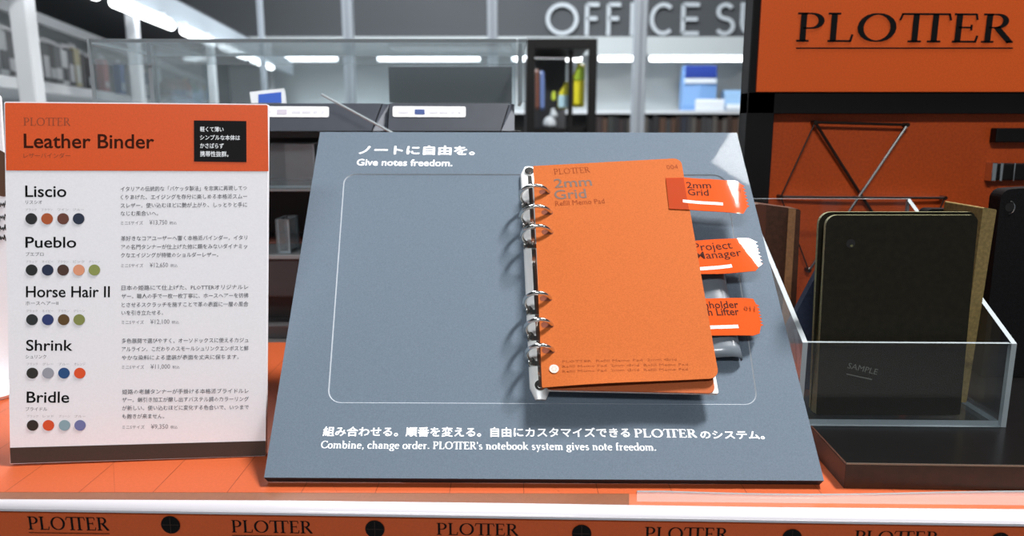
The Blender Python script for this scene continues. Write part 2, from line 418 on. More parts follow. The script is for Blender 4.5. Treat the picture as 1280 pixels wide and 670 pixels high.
# orange mat with a drawn grid
def mat_mat():
    m = mat('orange_mat_print', (168, 78, 42), .5, var=.05, vs=700, spec=.3); nt = m.node_tree; p = nt.nodes['Principled BSDF']
    src = p.inputs['Base Color'].links[0].from_socket
    tc = nt.nodes.new('ShaderNodeTexCoord'); sx = nt.nodes.new('ShaderNodeSeparateXYZ'); nt.links.new(tc.outputs['Object'], sx.inputs[0])
    def mth(op, a, b=0.0):
        n = nt.nodes.new('ShaderNodeMath'); n.operation = op
        for i, q in enumerate((a, b)):
            if isinstance(q, (int, float)): n.inputs[i].default_value = q
            else: nt.links.new(q, n.inputs[i])
        return n.outputs[0]
    f = mth('FRACT', mth('DIVIDE', mth('ADD', sx.outputs[0], .15 + .39 * 2), .039))
    l1 = mth('LESS_THAN', f, .011)
    g = mth('FRACT', mth('DIVIDE', mth('ADD', mth('ADD', sx.outputs[0], mth('MULTIPLY', sx.outputs[1], .55)), 2), .117))
    l2 = mth('MULTIPLY', mth('LESS_THAN', g, .0025), mth('GREATER_THAN', mth('FRACT', mth('MULTIPLY', sx.outputs[1], 420)), .45))
    lines = mth('MAXIMUM', l1, l2)
    mx = nt.nodes.new('ShaderNodeMix'); mx.data_type = 'RGBA'
    nt.links.new(mth('MULTIPLY', lines, .75), mx.inputs['Factor']); nt.links.new(src, mx.inputs['A']); mx.inputs['B'].default_value = rgb(84, 34, 14)
    nt.links.new(mx.outputs['Result'], p.inputs['Base Color'])
    return m
mat_front = rail_pts([614.5, 615, 615.5, 616.5, 617.5, 619, 620], 0)
pts = mat_front + [Vector((.60, .6368, 0)), Vector((-.60, .6368, 0))]
mb = MB().prism([p - Vector((0, 0, .0008)) for p in pts], pts)
tag(link('orange_grid_mat', mb, mat_mat(), org=(0, 0, 0)), 'orange printed mat with thin grid lines covering the counter top', 'mat')
# brown strip between mat and white rail
a0 = [p for p in mat_front]; b0 = front_in
def strip(lo, hi, z0, z1, i0, i1):
    q = [p.copy() for p in lo[i0:i1]] + [p.copy() for p in hi[i0:i1]][::-1]
    bot = [Vector((p.x, p.y, z0)) for p in q]; top = [Vector((p.x, p.y, z1)) for p in q]
    return MB().prism(bot, top)
nb = 24
tag(link('edge_strip', strip(b0, a0, -.0008, -.0001, 0, nb), M['brown_strip']), 'brown strip along the front edge of the orange mat, ending at mid counter', 'strip')
tag(link('edge_strip', strip(b0, a0, -.0008, -.0001, nb - 1, 41), flat('pale_strip', (184, 98, 66), rough=.3, coat=.5)), 'pale orange strip at the right front edge of the mat, below the plinth', 'strip')
# white rail: rounded nose following the counter front
mb = MB(); vs = []; sec = 7
for p, q in zip(front_in, front_out):
    d = (q - p); d.z = 0
    for k in range(sec):
        t = k / (sec - 1); a = t * math.pi / 2
        vs.append(Vector((p.x + d.x * math.sin(a), p.y + d.y * math.sin(a), -.0045 * (1 - math.cos(a)))))
    vs.append(Vector((q.x, q.y, -.0032)))
    vs.append(Vector((p.x, p.y, -.0032)))
w = sec + 2; n = len(front_in)
fs = [(i * w + k, i * w + (k + 1) % w, (i + 1) * w + (k + 1) % w, (i + 1) * w + k) for i in range(n - 1) for k in range(w)]
fs += [tuple(range(w))[::-1], tuple((n - 1) * w + k for k in range(w))]
mb.add(vs, fs)
tag(link('price_rail', mb, M['rail'], smooth=True), 'glossy white plastic rail along the front edge of the counter', 'rail')
# wavy clear film lying over the right end of the front edge
mb = MB(); vs = []; nn = 40
for i in range(nn + 1):
    u = 796 + (1500 - 796) * i / nn
    k = (u - 640) / 640
    v0 = 615.5 + 2.0 * k + 3.2 * math.sin(max(0, u - 830) / 110.0) * (1 if u < 1180 else .6)
    lift = .0004 + .0012 * (0.5 + .5 * math.sin(u / 80.0)) * min(1, max(0, (u - 660) / 260))
    p = PZ(u, v0, 0); q = PZ(u, 626 + 6 * k, 0)
    for j in range(7):
        t = j / 6; c = p.lerp(q, t)
        vs.append(Vector((c.x, c.y, .0002 + lift * math.sin(math.pi * min(1, t * 1.3)) + .0004 * (1 - t))))
mb.add(vs, [(i * 7 + j, i * 7 + j + 1, (i + 1) * 7 + j + 1, (i + 1) * 7 + j) for i in range(nn) for j in range(6)])
film = link('clear_film', mb, M['film'], smooth=True)
tag(film, 'wavy clear plastic film over the front edge at lower right', 'film')
mbe = MB().tube([Vector((vs[i * 7].x, vs[i * 7].y, vs[i * 7].z + .0002)) for i in range(nn + 1)], .00035, seg=6)
link('film_edge', mbe, M['acr_edge'], parent=film, smooth=True)

# banner below the rail
o0 = PZ(0, 632.5, -.0015); o1 = PZ(1280, 651.5, -.0015)
bd = (o1 - o0); bd.z = 0; bd.normalize()
BF = Fr(o0 + Vector((0, .0006, 0)), bd, (0, 0, 1))
bn = thing('orange_banner', 'orange banner with repeated black lettering and dots on the counter front', 'banner', BF.o)
mb = MB(); slab(mb, BF, [(-.2, -.16), (.76, -.16), (.76, -.004), (-.2, -.004)], -.003, 0)
link('banner_sheet', mb, M['banner'], parent=bn)
for u0, u1, vb, vt in ((36, 137, 662, 645.5), (290, 391, 665.5, 650), (546, 648, 668.5, 653.5), (806, 910, 674.5, 658.5), (1068, 1173, 678, 663)):
    mb = MB(); k = (u1 - u0)
    BF.text(mb, 'PLOTTER', (u0, vb), (u1, vb + k * .014), (u0, vt), h=.0001, ser=True, thick=.15, thin=.06)
    L = BF.pix(u0, vb + 4.2, .0004); Q = BF.pix(u1, vb + 4.2 + k * .014, .0004)
    mb.add([BF.at(L[0], L[1], .0004), BF.at(Q[0], Q[1], .0004), BF.at(Q[0], Q[1] + .0004, .0004), BF.at(L[0], L[1] + .0004, .0004)], [(0, 1, 2, 3)])
    link('lettering', mb, M['ink'], parent=bn)
for u, v in ((213, 656), (468.5, 661.5), (727, 667), (990, 672.5), (1250, 677)):
    x, y = BF.pix(u, v, .0004); mb = MB(); r = .0049
    mb.add(BF.poly(ell(x, y, r, r, 32), .0004), [tuple(range(32))])
    d = link('dot', mb, M['ink'], parent=bn)
    mb = MB(); BF.rect(mb, x - .0001, y - r * .9, x + .0001, y + r * .9, .0006); BF.rect(mb, x - r * .9, y - .0001, x + r * .9, y + .0001, .0006)
    link('cross_line', mb, flat('dot_line', (48, 28, 18)), parent=d)

# ================================================================== info panel
PF = Fr((-.284, .3906, .0013), (.9961, .0874, -.0063), (.0298, .1169, .9927)); PW, PH = .14095, .2026
pan = thing('info_panel', 'white info panel with orange header and colour dots, standing at left', 'sign', PF.o)
def ppoly(px, h=0): return [PF.pix(u, v, h) for u, v in px]
mb = MB(); slab(mb, PF, roundpoly([(0, 0), (PW, 0), (PW, PH), (0, PH)], [.0004, .0004, .0012, .0012]), -.004, 0)
link('board', mb, M['paper'], parent=pan)
mb = MB(); slab(mb, PF, roundpoly(ccw(ppoly([(6.2, 128.5), (334.4, 131.3), (335.6, 214), (7.6, 213)], .0002)), [.0002, .0002, .0008, .0008]), 0, .0002)
link('header', mb, M['header'], parent=pan, label='orange header with dark lettering')
mb = MB(); slab(mb, PF, ccw(ppoly([(12.4, 559.8), (332.2, 551.2), (331.8, 569.6), (13.2, 579.4)], .0003)), 0, .0003)
link('base_band', mb, M['base_dark'], parent=pan, label='dark brown band along the foot')
mb = MB(); slab(mb, PF, ccw(ppoly([(242.4, 150.5), (307.8, 151.3), (308, 202.6), (242.6, 201.8)], .0004)), .0002, .0004)
bb = link('claim_box', mb, M['black_box'], parent=pan)
mb = MB()
for s, x1, yb, yt in (('軽くて薄い', 279.5, 164.6, 158), ('シンプルな本体は', 300, 175, 168.4), ('かさばらず', 279.5, 185.3, 178.6), ('携帯性抜群。', 285.6, 195.8, 188.6)):
    PF.text(mb, s, (250, yb), (x1, yb + .5), (250, yt), h=.00046, cjk=True, bold=.018)
link('lettering', mb, M['white_ink'], parent=bb)
# back strut so the panel stands
mb = MB(); slab(mb, PF, [(PW * .42, .02), (PW * .58, .02), (PW * .55, PH * .6), (PW * .45, PH * .6)], -.0045, -.004)
t0 = PF.at(PW * .5, PH * .6, -.0045); g0 = Vector((t0.x + .004, t0.y + .075, .0002))
sd = PF.a * .011
mb.hexa([g0 - sd, g0 + sd, g0 + sd + Vector((0, .002, 0)), g0 - sd + Vector((0, .002, 0)), t0 - sd * .6, t0 + sd * .6, t0 + sd * .6 + Vector((0, .002, .001)), t0 - sd * .6 + Vector((0, .002, .001))])
link('easel_strut', mb, M['paper'], parent=pan)
mb = MB(); PF.text(mb, 'PLOTTER', (29.5, 157), (88, 157.2), (29.5, 147), h=.00026, ser=True, thick=.12); link('lettering', mb, M['ink_faint'], parent=pan)
mb = MB(); PF.text(mb, 'Leather Binder', (29.8, 184.7), (192.8, 185.4), (29.8, 167), h=.00026, bold=.012, res=4); link('lettering', mb, M['ink_brown'], parent=pan)
mb = MB(); PF.text(mb, 'レザーバインダー', (29.5, 197.6), (88, 197.6), (29.5, 191), h=.00026, cjk=True); link('lettering', mb, M['ink_faint'], parent=pan)
for s, u0, u1, yb, yt in (('Liscio', 31.6, 83, 246, 231.8), ('Pueblo', 31.8, 95.3, 309.4, 296), ('Horse Hair II', 32.5, 137.3, 371.4, 357.6), ('Shrink', 32.6, 90.7, 438.2, 424.6), ('Bridle', 33.2, 86.4, 503.2, 489.4)):
    mb = MB(); PF.text(mb, s, (u0, yb), (u1, yb), (u0, yt), bold=.012, res=4); link('lettering', mb, M['ink'], parent=pan)
for s, u1, yb, yt in (('リスシオ', 52.7, 255, 250.4), ('プエブロ', 54.5, 319.8, 315), ('ホースヘアーⅡ', 72.8, 381.4, 376.6), ('シュリンク', 57.8, 448.2, 443.4), ('ブライドル', 59, 513.6, 508.8)):
    mb = MB(); PF.text(mb, s, (32, yb), (u1, yb), (32, yt), cjk=True); link('lettering', mb, M['ink_grey'], parent=pan)
SW = [(273.4, 263.6, [(39, 'ブラック', (30, 30, 32)), (58.8, 'ブラウン', (172, 82, 36)), (78.8, 'ワイン', (102, 56, 42)), (98.2, 'ブルー', (30, 40, 62))]),
      (337.5, 328.6, [(39.4, 'ブラック', (30, 32, 32)), (59.5, 'ネイビー', (28, 40, 68)), (78.8, 'ブラウン', (72, 46, 36)), (98.5, 'ピンク', (224, 152, 116)), (117.9, 'グリーン', (140, 148, 78))]),
      (399.6, 390.2, [(39.9, 'ブラック', (40, 44, 44)), (59.7, 'ネイビー', (40, 55, 106)), (79.5, 'ブラウン', (92, 66, 30)), (98.9, 'グリーン', (132, 138, 76))]),
      (466.4, 456.6, [(40.3, 'ブラック', (42, 42, 38)), (60, 'グレー', (152, 154, 164)), (79.9, 'ブルー', (34, 76, 126)), (99.6, 'オレンジ', (222, 82, 34))]),
      (531.7, 521.8, [(40.7, 'ブラック', (46, 36, 30)), (60.5, 'レッド', (212, 80, 40)), (80.6, 'グリーン', (136, 166, 176)), (100, 'ブルー', (110, 118, 166))])]
for v, vc, row in SW:
    mb = MB()
    for u, s, col in row:
        x, y = PF.pix(u, v, .0003); d = MB(); d.add(PF.poly(ell(x, y, .0031, .0031), .0003), [tuple(range(24))])
        link('color_swatch', d, flat('swatch_%d_%d_%d' % col, col, rough=.5), parent=pan)
        PF.text(mb, s, (u - 7, vc), (u + 7, vc), (u - 7, vc - 3.2), cjk=True)
    link('swatch_captions', mb, M['ink_pale'], parent=pan)
BODY = [(150.9, 308.9, [(239.3, 'イタリアの伝統的な「バケッタ製法」を忠実に再現してつ', 0), (249.6, 'くりあげた、エイジングを存分に楽しめる本格派スムー', 0), (260, 'スレザー。使い込むほどに艶が上がり、しっとりと手に', 0), (270, 'なじむ風合いへ。', 198)], (281, '¥13,750', 222.9)),
        (151.2, 309.2, [(301.2, '革好きなコアユーザーへ響く本格派バインダー。イタリ', 0), (311.9, 'アの名門タンナーが仕上げた他に類をみないダイナミッ', 0), (322.2, 'クなエイジングが特徴のショルダーレザー。', 273)], (334.4, '¥12,650', 224)),
        (151.9, 310.4, [(362.9, '日本の姫路にて仕上げた、PLOTTERオリジナルレ', 0), (373.4, 'ザー。職人の手で一枚一枚丁寧に、ホースヘアーを彷彿', 0), (384.2, 'とさせるスクラッチを施すことで革の表面に一層の風合', 0), (394.2, 'いを引き立たせる。', 204)], (405.2, '¥12,100', 225.8)),
        (152.2, 310.6, [(429.3, '多色展開で選びやすく、オーソドックスに使えるカジュ', 0), (439.5, 'アルライン。こだわりのスモールシュリンクエンボスと鮮', 0), (450.2, 'やかな染料による塗装が表面を丈夫に保ちます。', 298.6)], (461.3, '¥11,000', 226.5)),
        (152.7, 310.9, [(492.8, '姫路の老舗タンナーが手掛ける本格派ブライドルレ', 0), (502.9, 'ザー。蝋引き加工が醸し出すパステル調のカラーリング', 0), (513.2, 'が新しい。使い込むほどに変化する色合いで、いつまで', 0), (523.6, 'も飽きが来ません。', 205.3)], (536.3, '¥9,350', 224))]
for u0, u1, lines, (pv, price, pu) in BODY:
    mb = MB()
    for v, s, ue in lines:
        e = ue or u1
        PF.text(mb, s, (u0, v), (e, v - (e - u0) * .008), (u0, v - 6.2), cjk=True, bold=.004, res=1)
    link('body_text', mb, M['ink_grey'], parent=pan)
    mb = MB()
    PF.text(mb, 'ミニ5サイズ', (u0, pv), (u0 + 28, pv - .2), (u0, pv - 4.8), cjk=True, res=1)
    PF.text(mb, price, (u0 + 36, pv - .2), (pu - 14, pv - .5), (u0 + 36, pv - 6), res=2)
    PF.text(mb, '税込', (pu - 11, pv - .4), (pu - 2, pv - .4), (pu - 11, pv - 4.4), cjk=True, res=1)
    link('price_text', mb, flat('soft_grey_ink', (122, 120, 126)), parent=pan)

# ================================================================== grey display board
DF = Fr((-.132, .366, .0053), (1, -.0086, -.0018), (-.0208, .6886, .7248)); DW, DH = .29715, .24853
brd = thing('display_board', 'large grey slanted display board with white slogan under the orange notebook', 'display board', DF.o)
outer = [(0, 0), (DW, 0), (DW, DH), (0, DH)]
c4 = [DF.pix(411, 503), DF.pix(947, 505.5), DF.pix(911.5, 217.5), DF.pix(428, 217)]
c4 = [DF.pix(409, 503.5), DF.pix(948, 506), DF.pix(907, 218), DF.pix(430, 217)]
win = roundpoly(c4, .008)
cx = sum(p[0] for p in c4) / 4; cy = sum(p[1] for p in c4) / 4
D_ = .0007
def inset(d): return roundpoly([(p[0] + (d if p[0] < cx else -d), p[1] + (d if p[1] < cy else -d)) for p in c4], .008 - d)
win2 = inset(.0006)
bm = bmesh.new()
ov = [bm.verts.new(DF.at(x, y, 0)) for x, y in outer]; wv = [bm.verts.new(DF.at(x, y, 0)) for x, y in win]
es = [bm.edges.new((l[i], l[(i + 1) % len(l)])) for l in (ov, wv) for i in range(len(l))]
bmesh.ops.triangle_fill(bm, use_beauty=True, edges=es)
for f in bm.faces:
    if f.normal.dot(DF.n) < 0: f.normal_flip()
mb = MB().bm(bm)
nw = len(win)
mb.add(DF.poly(win, 0) + DF.poly(win2, -D_), [(i, (i + 1) % nw, nw + (i + 1) % nw, nw + i) for i in range(nw)], 1)
mb.add(DF.poly(win2, -D_), [tuple(range(nw))], 0)
th = .007
mb.add(DF.poly(outer, 0) + DF.poly(outer, -th), [(i, 4 + i, 4 + (i + 1) % 4, (i + 1) % 4) for i in range(4)], 2)
mb.add(DF.poly(outer, -th), [(3, 2, 1, 0)], 0)
link('board', mb, [M['board'], M['board_cut'], M['board_edge']], parent=brd)
mb = MB()
for x in (.07, .21):
    mb = MB()
    p0 = DF.at(x, .03, -th); p1 = DF.at(x, DH * .88, -th); q = Vector((p1.x, p1.y + .012, 0.0))
    w2 = Vector((.003, 0, 0))
    p0 = Vector((p0.x, p0.y, max(p0.z, .001)))
    base = Vector((p0.x, p0.y, 0.0005)) + Vector((0, .02, 0)); q0 = Vector((p1.x, base.y, .0005))
    tri = [p0 + Vector((0, .002, 0)), Vector((q.x, q.y, .0002)), Vector((p1.x, p1.y + .003, p1.z))]
    mb.prism([p - w2 for p in tri], [p + w2 for p in tri])
    link('easel_rib', mb, M['board_edge'], parent=brd)
mb = MB(); DF.text(mb, 'ノートに自由を。', (448, 193.3), (593.5, 194.2), (448, 181.3), cjk=True, bold=.028); link('lettering', mb, M['white_ink'], parent=brd)
mb = MB(); DF.text(mb, 'Give notes freedom.', (445.6, 206.6), (565.4, 207.6), (445.6, 198.6), bold=.016, res=3); link('lettering', mb, M['white_ink'], parent=brd)
mb = MB()
DF.text(mb, '組み合わせる。順番を変える。自由にカスタマイズできる', (403, 545.4), (788, 547), (403, 533), cjk=True, bold=.022)
DF.text(mb, 'PLOTTER', (793.5, 546.4), (871.5, 547), (793.5, 536), ser=True, thick=.17, thin=.075)
DF.text(mb, 'のシステム。', (876, 548.6), (956.5, 549.2), (876, 538.4), cjk=True, bold=.022)
link('lettering', mb, M['white_ink'], parent=brd)
mb = MB(); DF.text(mb, "Combine, change order. PLOTTER's notebook system gives note freedom.", (400.7, 560.2), (820.2, 563.2), (400.7, 550.6), ser=True, thick=.165, thin=.075)
link('lettering', mb, M['white_ink'], parent=brd)

# ================================================================== ring mechanism and its refills on the board
H1 = .0165   # top of the memo pad above the board
sp = [DF.pix(653.5, 214, .002), DF.pix(663.5, 492, .002), DF.pix(690, 494, .002), DF.pix(670, 212, .002)]
rb = thing('ring_binder_mechanism', 'silver six-ring binder spine fixed to the left of the orange memo pad', 'binder rings', DF.at(*sp[1], 0))
def lerp2(a, b, t): return (a[0] + (b[0] - a[0]) * t, a[1] + (b[1] - a[1]) * t)
mb = MB(); vs = []; NS = 24; K = 12
yb0 = DF.pix(676, 499, .002); yt0 = DF.pix(661, 208, .002)
wid = .0060
ax = Vector((yt0[0] - yb0[0], yt0[1] - yb0[1])); LL = ax.length; ax.normalize(); px_ = Vector((ax.y, -ax.x))
def spp(s, q, z): return DF.at(yb0[0] + ax.x * s + px_.x * q, yb0[1] + ax.y * s + px_.y * q, z)
prof = []
for i in range(NS + 1):
    s = LL * i / NS
    e = min(s, LL - s); k = math.sqrt(max(0, 1 - max(0, 1 - e / .0045) ** 2)) * .5 + .5 if e < .0045 else 1
    row = []
    for j in range(K + 1):
        a = math.pi * j / K
        row.append(spp(s, -wid * k * math.cos(a), .0004 + .0034 * k * max(0, math.sin(a)) ** .6))
    vs += row
mb.add(vs, [(i * (K + 1) + j, (i + 1) * (K + 1) + j, (i + 1) * (K + 1) + j + 1, i * (K + 1) + j + 1) for i in range(NS) for j in range(K)]
       + [((i + 1) * (K + 1), i * (K + 1), i * (K + 1) + K, (i + 1) * (K + 1) + K) for i in range(NS)] + [tuple(range(K + 1)), tuple(NS * (K + 1) + j for j in range(K + 1))[::-1]])
link('spine', mb, M['steel'], parent=rb, smooth=True)
mb = MB()
a_, b_ = spp(.012, .0012, 0), spp(LL - .012, .0012, 0)
slab(mb, DF, ccw([(DF.Mi @ (spp(s, q, 0) - DF.o))[:2] for s, q in ((.010, -.001), (.010, .0016), (LL - .010, .0016), (LL - .010, -.001))]), .0036, .0041)
link('slide_bar', mb, M['chrome'], parent=rb)
for s in (.0075, LL - .006):
    mb = MB()
    for k, (r, z0, z1) in enumerate(((.0032, .0034, .0044), (.0017, .0044, .0050))):
        cpt = [(DF.Mi @ (spp(s, 0, 0) - DF.o))[:2]]
        slab(mb, DF, ell(cpt[0][0], cpt[0][1], r, r, 20), z0, z1)
    link('rivet', mb, M['chrome'], parent=rb)
HOLES = [(687, 240), (690, 265.5), (690.5, 290), (689, 373), (691, 406), (692.5, 438)]
hole_xy = [DF.pix(u, v, H1) for u, v in HOLES]
for hx, hy in hole_xy:
    s = (hx - yb0[0]) * ax.x + (hy - yb0[1]) * ax.y
    q1 = (hx - yb0[0]) * px_.x + (hy - yb0[1]) * px_.y
    q0 = -wid - .0012
    cq, rq = (q0 + q1) / 2, (q1 - q0) / 2
    mb = MB(); pts = []
    for k in range(36):
        a = 2 * math.pi * k / 36
        pts.append(spp(s - .0015 * 0, cq + rq * math.cos(a), .0124 + .0106 * math.sin(a)))
    mb.tube(pts, .00125, seg=10, closed=True)
    rg = link('ring', mb, M['chrome'], parent=rb, smooth=True)
    mb = MB()   # foot clip of the ring on the spine
    for dq in (-.0042, .0040):
        p = (DF.Mi @ (spp(s - .0012, dq, 0) - DF.o))[:2]
        slab(mb, DF, ell(p[0], p[1], .0018, .0026, 16), .002, .0052)
    p = [(DF.Mi @ (spp(s - .004 + dy, dq, 0) - DF.o))[:2] for dy, dq in ((0, -.0062), (0, .0062), (.0032, .0062), (.0032, -.0062))]
    slab(mb, DF, roundpoly(ccw(p), .001), .003, .0046)
    link('ring_foot', mb, M['chrome'], parent=rg)

def film_tab(parent, outline, h, zig, zw=.0019, name='index_tab', bend=.0012, mat_=None):
    """outline (picture points) starting top left, clockwise; zig: index of the edge with torn perforation"""
    P = [DF.pix(u, v, h) for u, v in outline]
    a, b = Vector(P[zig]), Vector(P[zig + 1]); d = b - a; nrm = Vector((-d.y, d.x)).normalized()
    if nrm.x < 0: nrm = -nrm
    nz = 7; teeth = []
    for i in range(nz * 2 + 1):
        teeth.append(tuple(a + d * (i / (nz * 2)) + nrm * (zw * .5 if i % 2 else -zw * .5)))
    return P[:zig] + teeth + P[zig + 2:]
def sheet(mb, fr, pts, h, th=.0003, bend=None, slot=0):
    """thin sheet cut from outline pts; bend(x,y) adds height. Triangulated with inner points so that it can curve"""
    pts = ccw(pts); bm = bmesh.new()
    vs = [bm.verts.new((x, y, 0)) for x, y in pts]
    bm.faces.new(vs)
    xs = [p[0] for p in pts]; n = 16
    for i in range(1, n):
        x = min(xs) + (max(xs) - min(xs)) * i / n
        bmesh.ops.bisect_plane(bm, geom=bm.verts[:] + bm.edges[:] + bm.faces[:], plane_co=(x, 0, 0), plane_no=(1, 0, 0))
    ys = [p[1] for p in pts]
    for i in range(1, 22):
        y = min(ys) + (max(ys) - min(ys)) * (i / 22) ** 2.2
        bmesh.ops.bisect_plane(bm, geom=bm.verts[:] + bm.edges[:] + bm.faces[:], plane_co=(0, y, 0), plane_no=(0, 1, 0))
    bm.verts.index_update()
    bz = bend or (lambda x, y: 0)
    k = len(bm.verts)
    lo = [fr.at(v.co.x, v.co.y, h - th + bz(v.co.x, v.co.y)) for v in bm.verts]; hi = [fr.at(v.co.x, v.co.y, h + bz(v.co.x, v.co.y)) for v in bm.verts]
    fs = [tuple(v.index + k for v in f.verts) for f in bm.faces] + [tuple(v.index for v in f.verts)[::-1] for f in bm.faces]
    for e in bm.edges:
        if e.is_boundary:
            f = e.link_faces[0]; i, j = e.verts[0].index, e.verts[1].index
            L = [v.index for v in f.verts]
            if L[(L.index(i) + 1) % len(L)] != j: i, j = j, i
            fs.append((i, j, j + k, i + k))
    bm.free()
    return mb.add(lo + hi, fs, slot)
def seam(fr, u0, v0, u1, v1, w, h):  # a printed bar between two picture points
    a, b = Vector(fr.pix(u0, v0, h)), Vector(fr.pix(u1, v1, h)); d = (b - a).normalized(); n = Vector((-d.y, d.x)) * w / 2
    return [fr.at(*(a - n), h), fr.at(*(b - n), h), fr.at(*(b + n), h), fr.at(*(a + n), h)]

# --- penholder with lifter (lowest): grey arched plastic
mbx = MB()
l0, l1 = DF.pix(906.5, 338, .004), DF.pix(929.5, 447, .004)     # right foot line of the arch
lt, lb = Vector(l0), Vector(l1)
axl = (lt - lb).normalized(); pxl = Vector((axl.y, -axl.x)); Ll = (lt - lb).length + .012
arcp = [(-.050, .0030), (-.032, .0034), (-.022, .0040), (-.017, .0050), (-.012, .0062), (-.007, .0066), (-.0035, .0060), (-.001, .0044), (0, .0022), (-.0006, .0008)]
vs = []
NL = 10
for i in range(NL + 1):
    s = -.0005 + Ll * i / NL
    for q, z in arcp: vs.append(DF.at(lb.x + axl.x * s + pxl.x * q, lb.y + axl.y * s + pxl.y * q, z))
na = len(arcp)
mbx.add(vs, [(i * na + j, i * na + j + 1, (i + 1) * na + j + 1, (i + 1) * na + j) for i in range(NL) for j in range(na - 1)])
pl = thing('pen_holder_lifter', 'grey plastic lifter with rolled edge sticking out below the lowest orange tab', 'pen holder', DF.at(lb.x, lb.y, 0))
lf = link('lifter_sheet', mbx, M['lifter'], parent=pl, smooth=True)
md = lf.modifiers.new('thickness', 'SOLIDIFY'); md.thickness = .0005; md.offset = -1
tp = film_tab(pl, [(866, 373.5), (932, 372), (942, 372.6), (947.5, 379), (953.5, 407), (950, 416), (942, 419), (870, 419.5)], .0090, 3)
HT = .0090
mb = MB(); sheet(mb, DF, tp, HT, bend=lambda x, y: -.0012 * max(0, (x - .262) / .02) ** 2)
tb = link('index_tab', mb, M['tab'], parent=pl)
mb = MB()
DF.text(mb, 'Penholder', (867, 385.6), (923.8, 384.6), (867, 377), h=HT + .00008, bold=.012)
DF.text(mb, 'with Lifter', (868, 395), (924.6, 393.6), (868, 385.8), h=HT + .00008, bold=.012)
link('lettering', mb, M['ink_brown'], parent=tb)
mb = MB(); mb.add(seam(DF, 872, 409.6, 923, 408, .0023, HT + .00008), [(0, 1, 2, 3)]); link('white_bar', mb, M['sheet'], parent=tb)
mb = MB(); DF.text(mb, '011', (930.5, 387.8), (944.5, 388), (930.5, 382.6), h=HT + .00008)
link('lettering', mb, M['red_ink'], parent=tb)

# --- project manager refill: white sheets and second cover
pm = thing('refill_pad', 'second refill with white sheets directly under the orange memo pad', 'notepad', DF.at(*DF.pix(680, 490, .006), 0))
L1 = roundpoly(ccw([DF.pix(u, v, .010) for u, v in ((670, 212), (846, 205), (897.5, 493.5), (684, 489))]), [.001, .001, .001, .001])
mb = MB(); slab(mb, DF, L1, .0096, .0118); link('paper_stack', mb, M['sheet'], parent=pm)
L2 = roundpoly(ccw([DF.pix(u, v, .0132) for u, v in ((669, 208), (848, 201), (894.5, 491.5), (681, 486.5))]), [.004, .004, .002, .002])
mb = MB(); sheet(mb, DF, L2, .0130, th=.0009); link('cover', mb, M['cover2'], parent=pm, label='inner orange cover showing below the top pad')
HT2 = .0137
zy = DF.pix(936, 298.3, HT2)[1]
def zb(x, y):
    k = max(0, min(1, (x - .259) / .030)); k = k * k * (3 - 2 * k)
    return .0005 * math.sin(k * math.pi * .9) + .11 * k * max(0, zy - y)
tp = film_tab(pm, [(860, 301.5), (894, 299), (936, 298.3), (943.5, 301), (951, 334.5), (943, 341.5), (930, 342), (866, 342.6)], HT2, 3)
mb = MB(); sheet(mb, DF, tp, HT2, bend=zb)
tb = link('index_tab', mb, M['tab'], parent=pm, smooth=True)
mb = MB()
def bent(mb, fn):
    for v in mb.v:
        r = DF.Mi @ (v - DF.o); v += DF.n * fn(r.x, r.y)
    return mb
DF.text(mb, 'Project', (868.5, 313.6), (915.6, 311.2), (868.5, 304), h=HT2 + .00008, bold=.004)
DF.text(mb, 'Manager', (871, 324), (927, 321), (871, 314.8), h=HT2 + .00008, bold=.004)
link('lettering', bent(mb, zb), M['ink_brown'], parent=tb)
mb = MB(); q = seam(DF, 872, 336.2, 914.5, 333, .0024, HT2 + .00008)
for i in range(8): mb.add([q[0].lerp(q[1], i / 8), q[0].lerp(q[1], (i + 1) / 8), q[3].lerp(q[2], (i + 1) / 8), q[3].lerp(q[2], i / 8)], [(0, 1, 2, 3)])
link('white_bar', bent(mb, zb), M['sheet'], parent=tb)

# --- top memo pad
mp = thing('memo_pad', 'orange memo pad with grey foil title held by the silver rings on the board', 'notepad', DF.at(*DF.pix(678, 484, H1), 0))
q4 = [DF.pix(u, v, H1) for u, v in ((677.5, 484.5), (899, 473), (851, 197.5), (666.5, 207.5))]
outl = roundpoly(q4, [.0006, .006, .005, .0006])
Tc = .0007
def lift(x, y):
    ex = max(0, (x - q4[0][0])) / .1; ey = max(0, 1 - (y - q4[1][1]) / .02)
    return .0012 * max(0, ex) * ey ** 2 + .0007 * math.sin(ex * 5) * ey ** 2
mb = MB(); sheet(mb, DF, outl, H1, th=Tc, bend=lift)
cov = link('cover', mb, M['cover'], parent=mp)
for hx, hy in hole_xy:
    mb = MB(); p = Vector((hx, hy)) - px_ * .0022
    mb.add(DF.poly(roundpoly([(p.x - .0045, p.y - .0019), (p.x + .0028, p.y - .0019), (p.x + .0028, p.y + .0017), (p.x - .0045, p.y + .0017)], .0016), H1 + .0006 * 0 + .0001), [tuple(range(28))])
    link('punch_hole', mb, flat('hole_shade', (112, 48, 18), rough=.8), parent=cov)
hh = H1 + .00012
def on_cover(mb):
    for v in mb.v:
        r = DF.Mi @ (v - DF.o); v += DF.n * lift(r.x, r.y)
    return mb
mb = MB(); DF.text(mb, 'PLOTTER', (692.6, 218), (738, 215.3), (692.6, 211.2), h=hh, ser=True, thick=.11, thin=.05); link('lettering', on_cover(mb), M['red_ink'], parent=mp)
mb = MB()
DF.text(mb, '2mm', (693.4, 234.6), (740.4, 231.8), (693.4, 223.6), h=hh, bold=.012, res=4)
DF.text(mb, 'Grid', (693.6, 249), (733.6, 247), (693.6, 237.6), h=hh, bold=.012, res=4)
link('lettering', on_cover(mb), M['foil'], parent=mp, label='grey foil title')
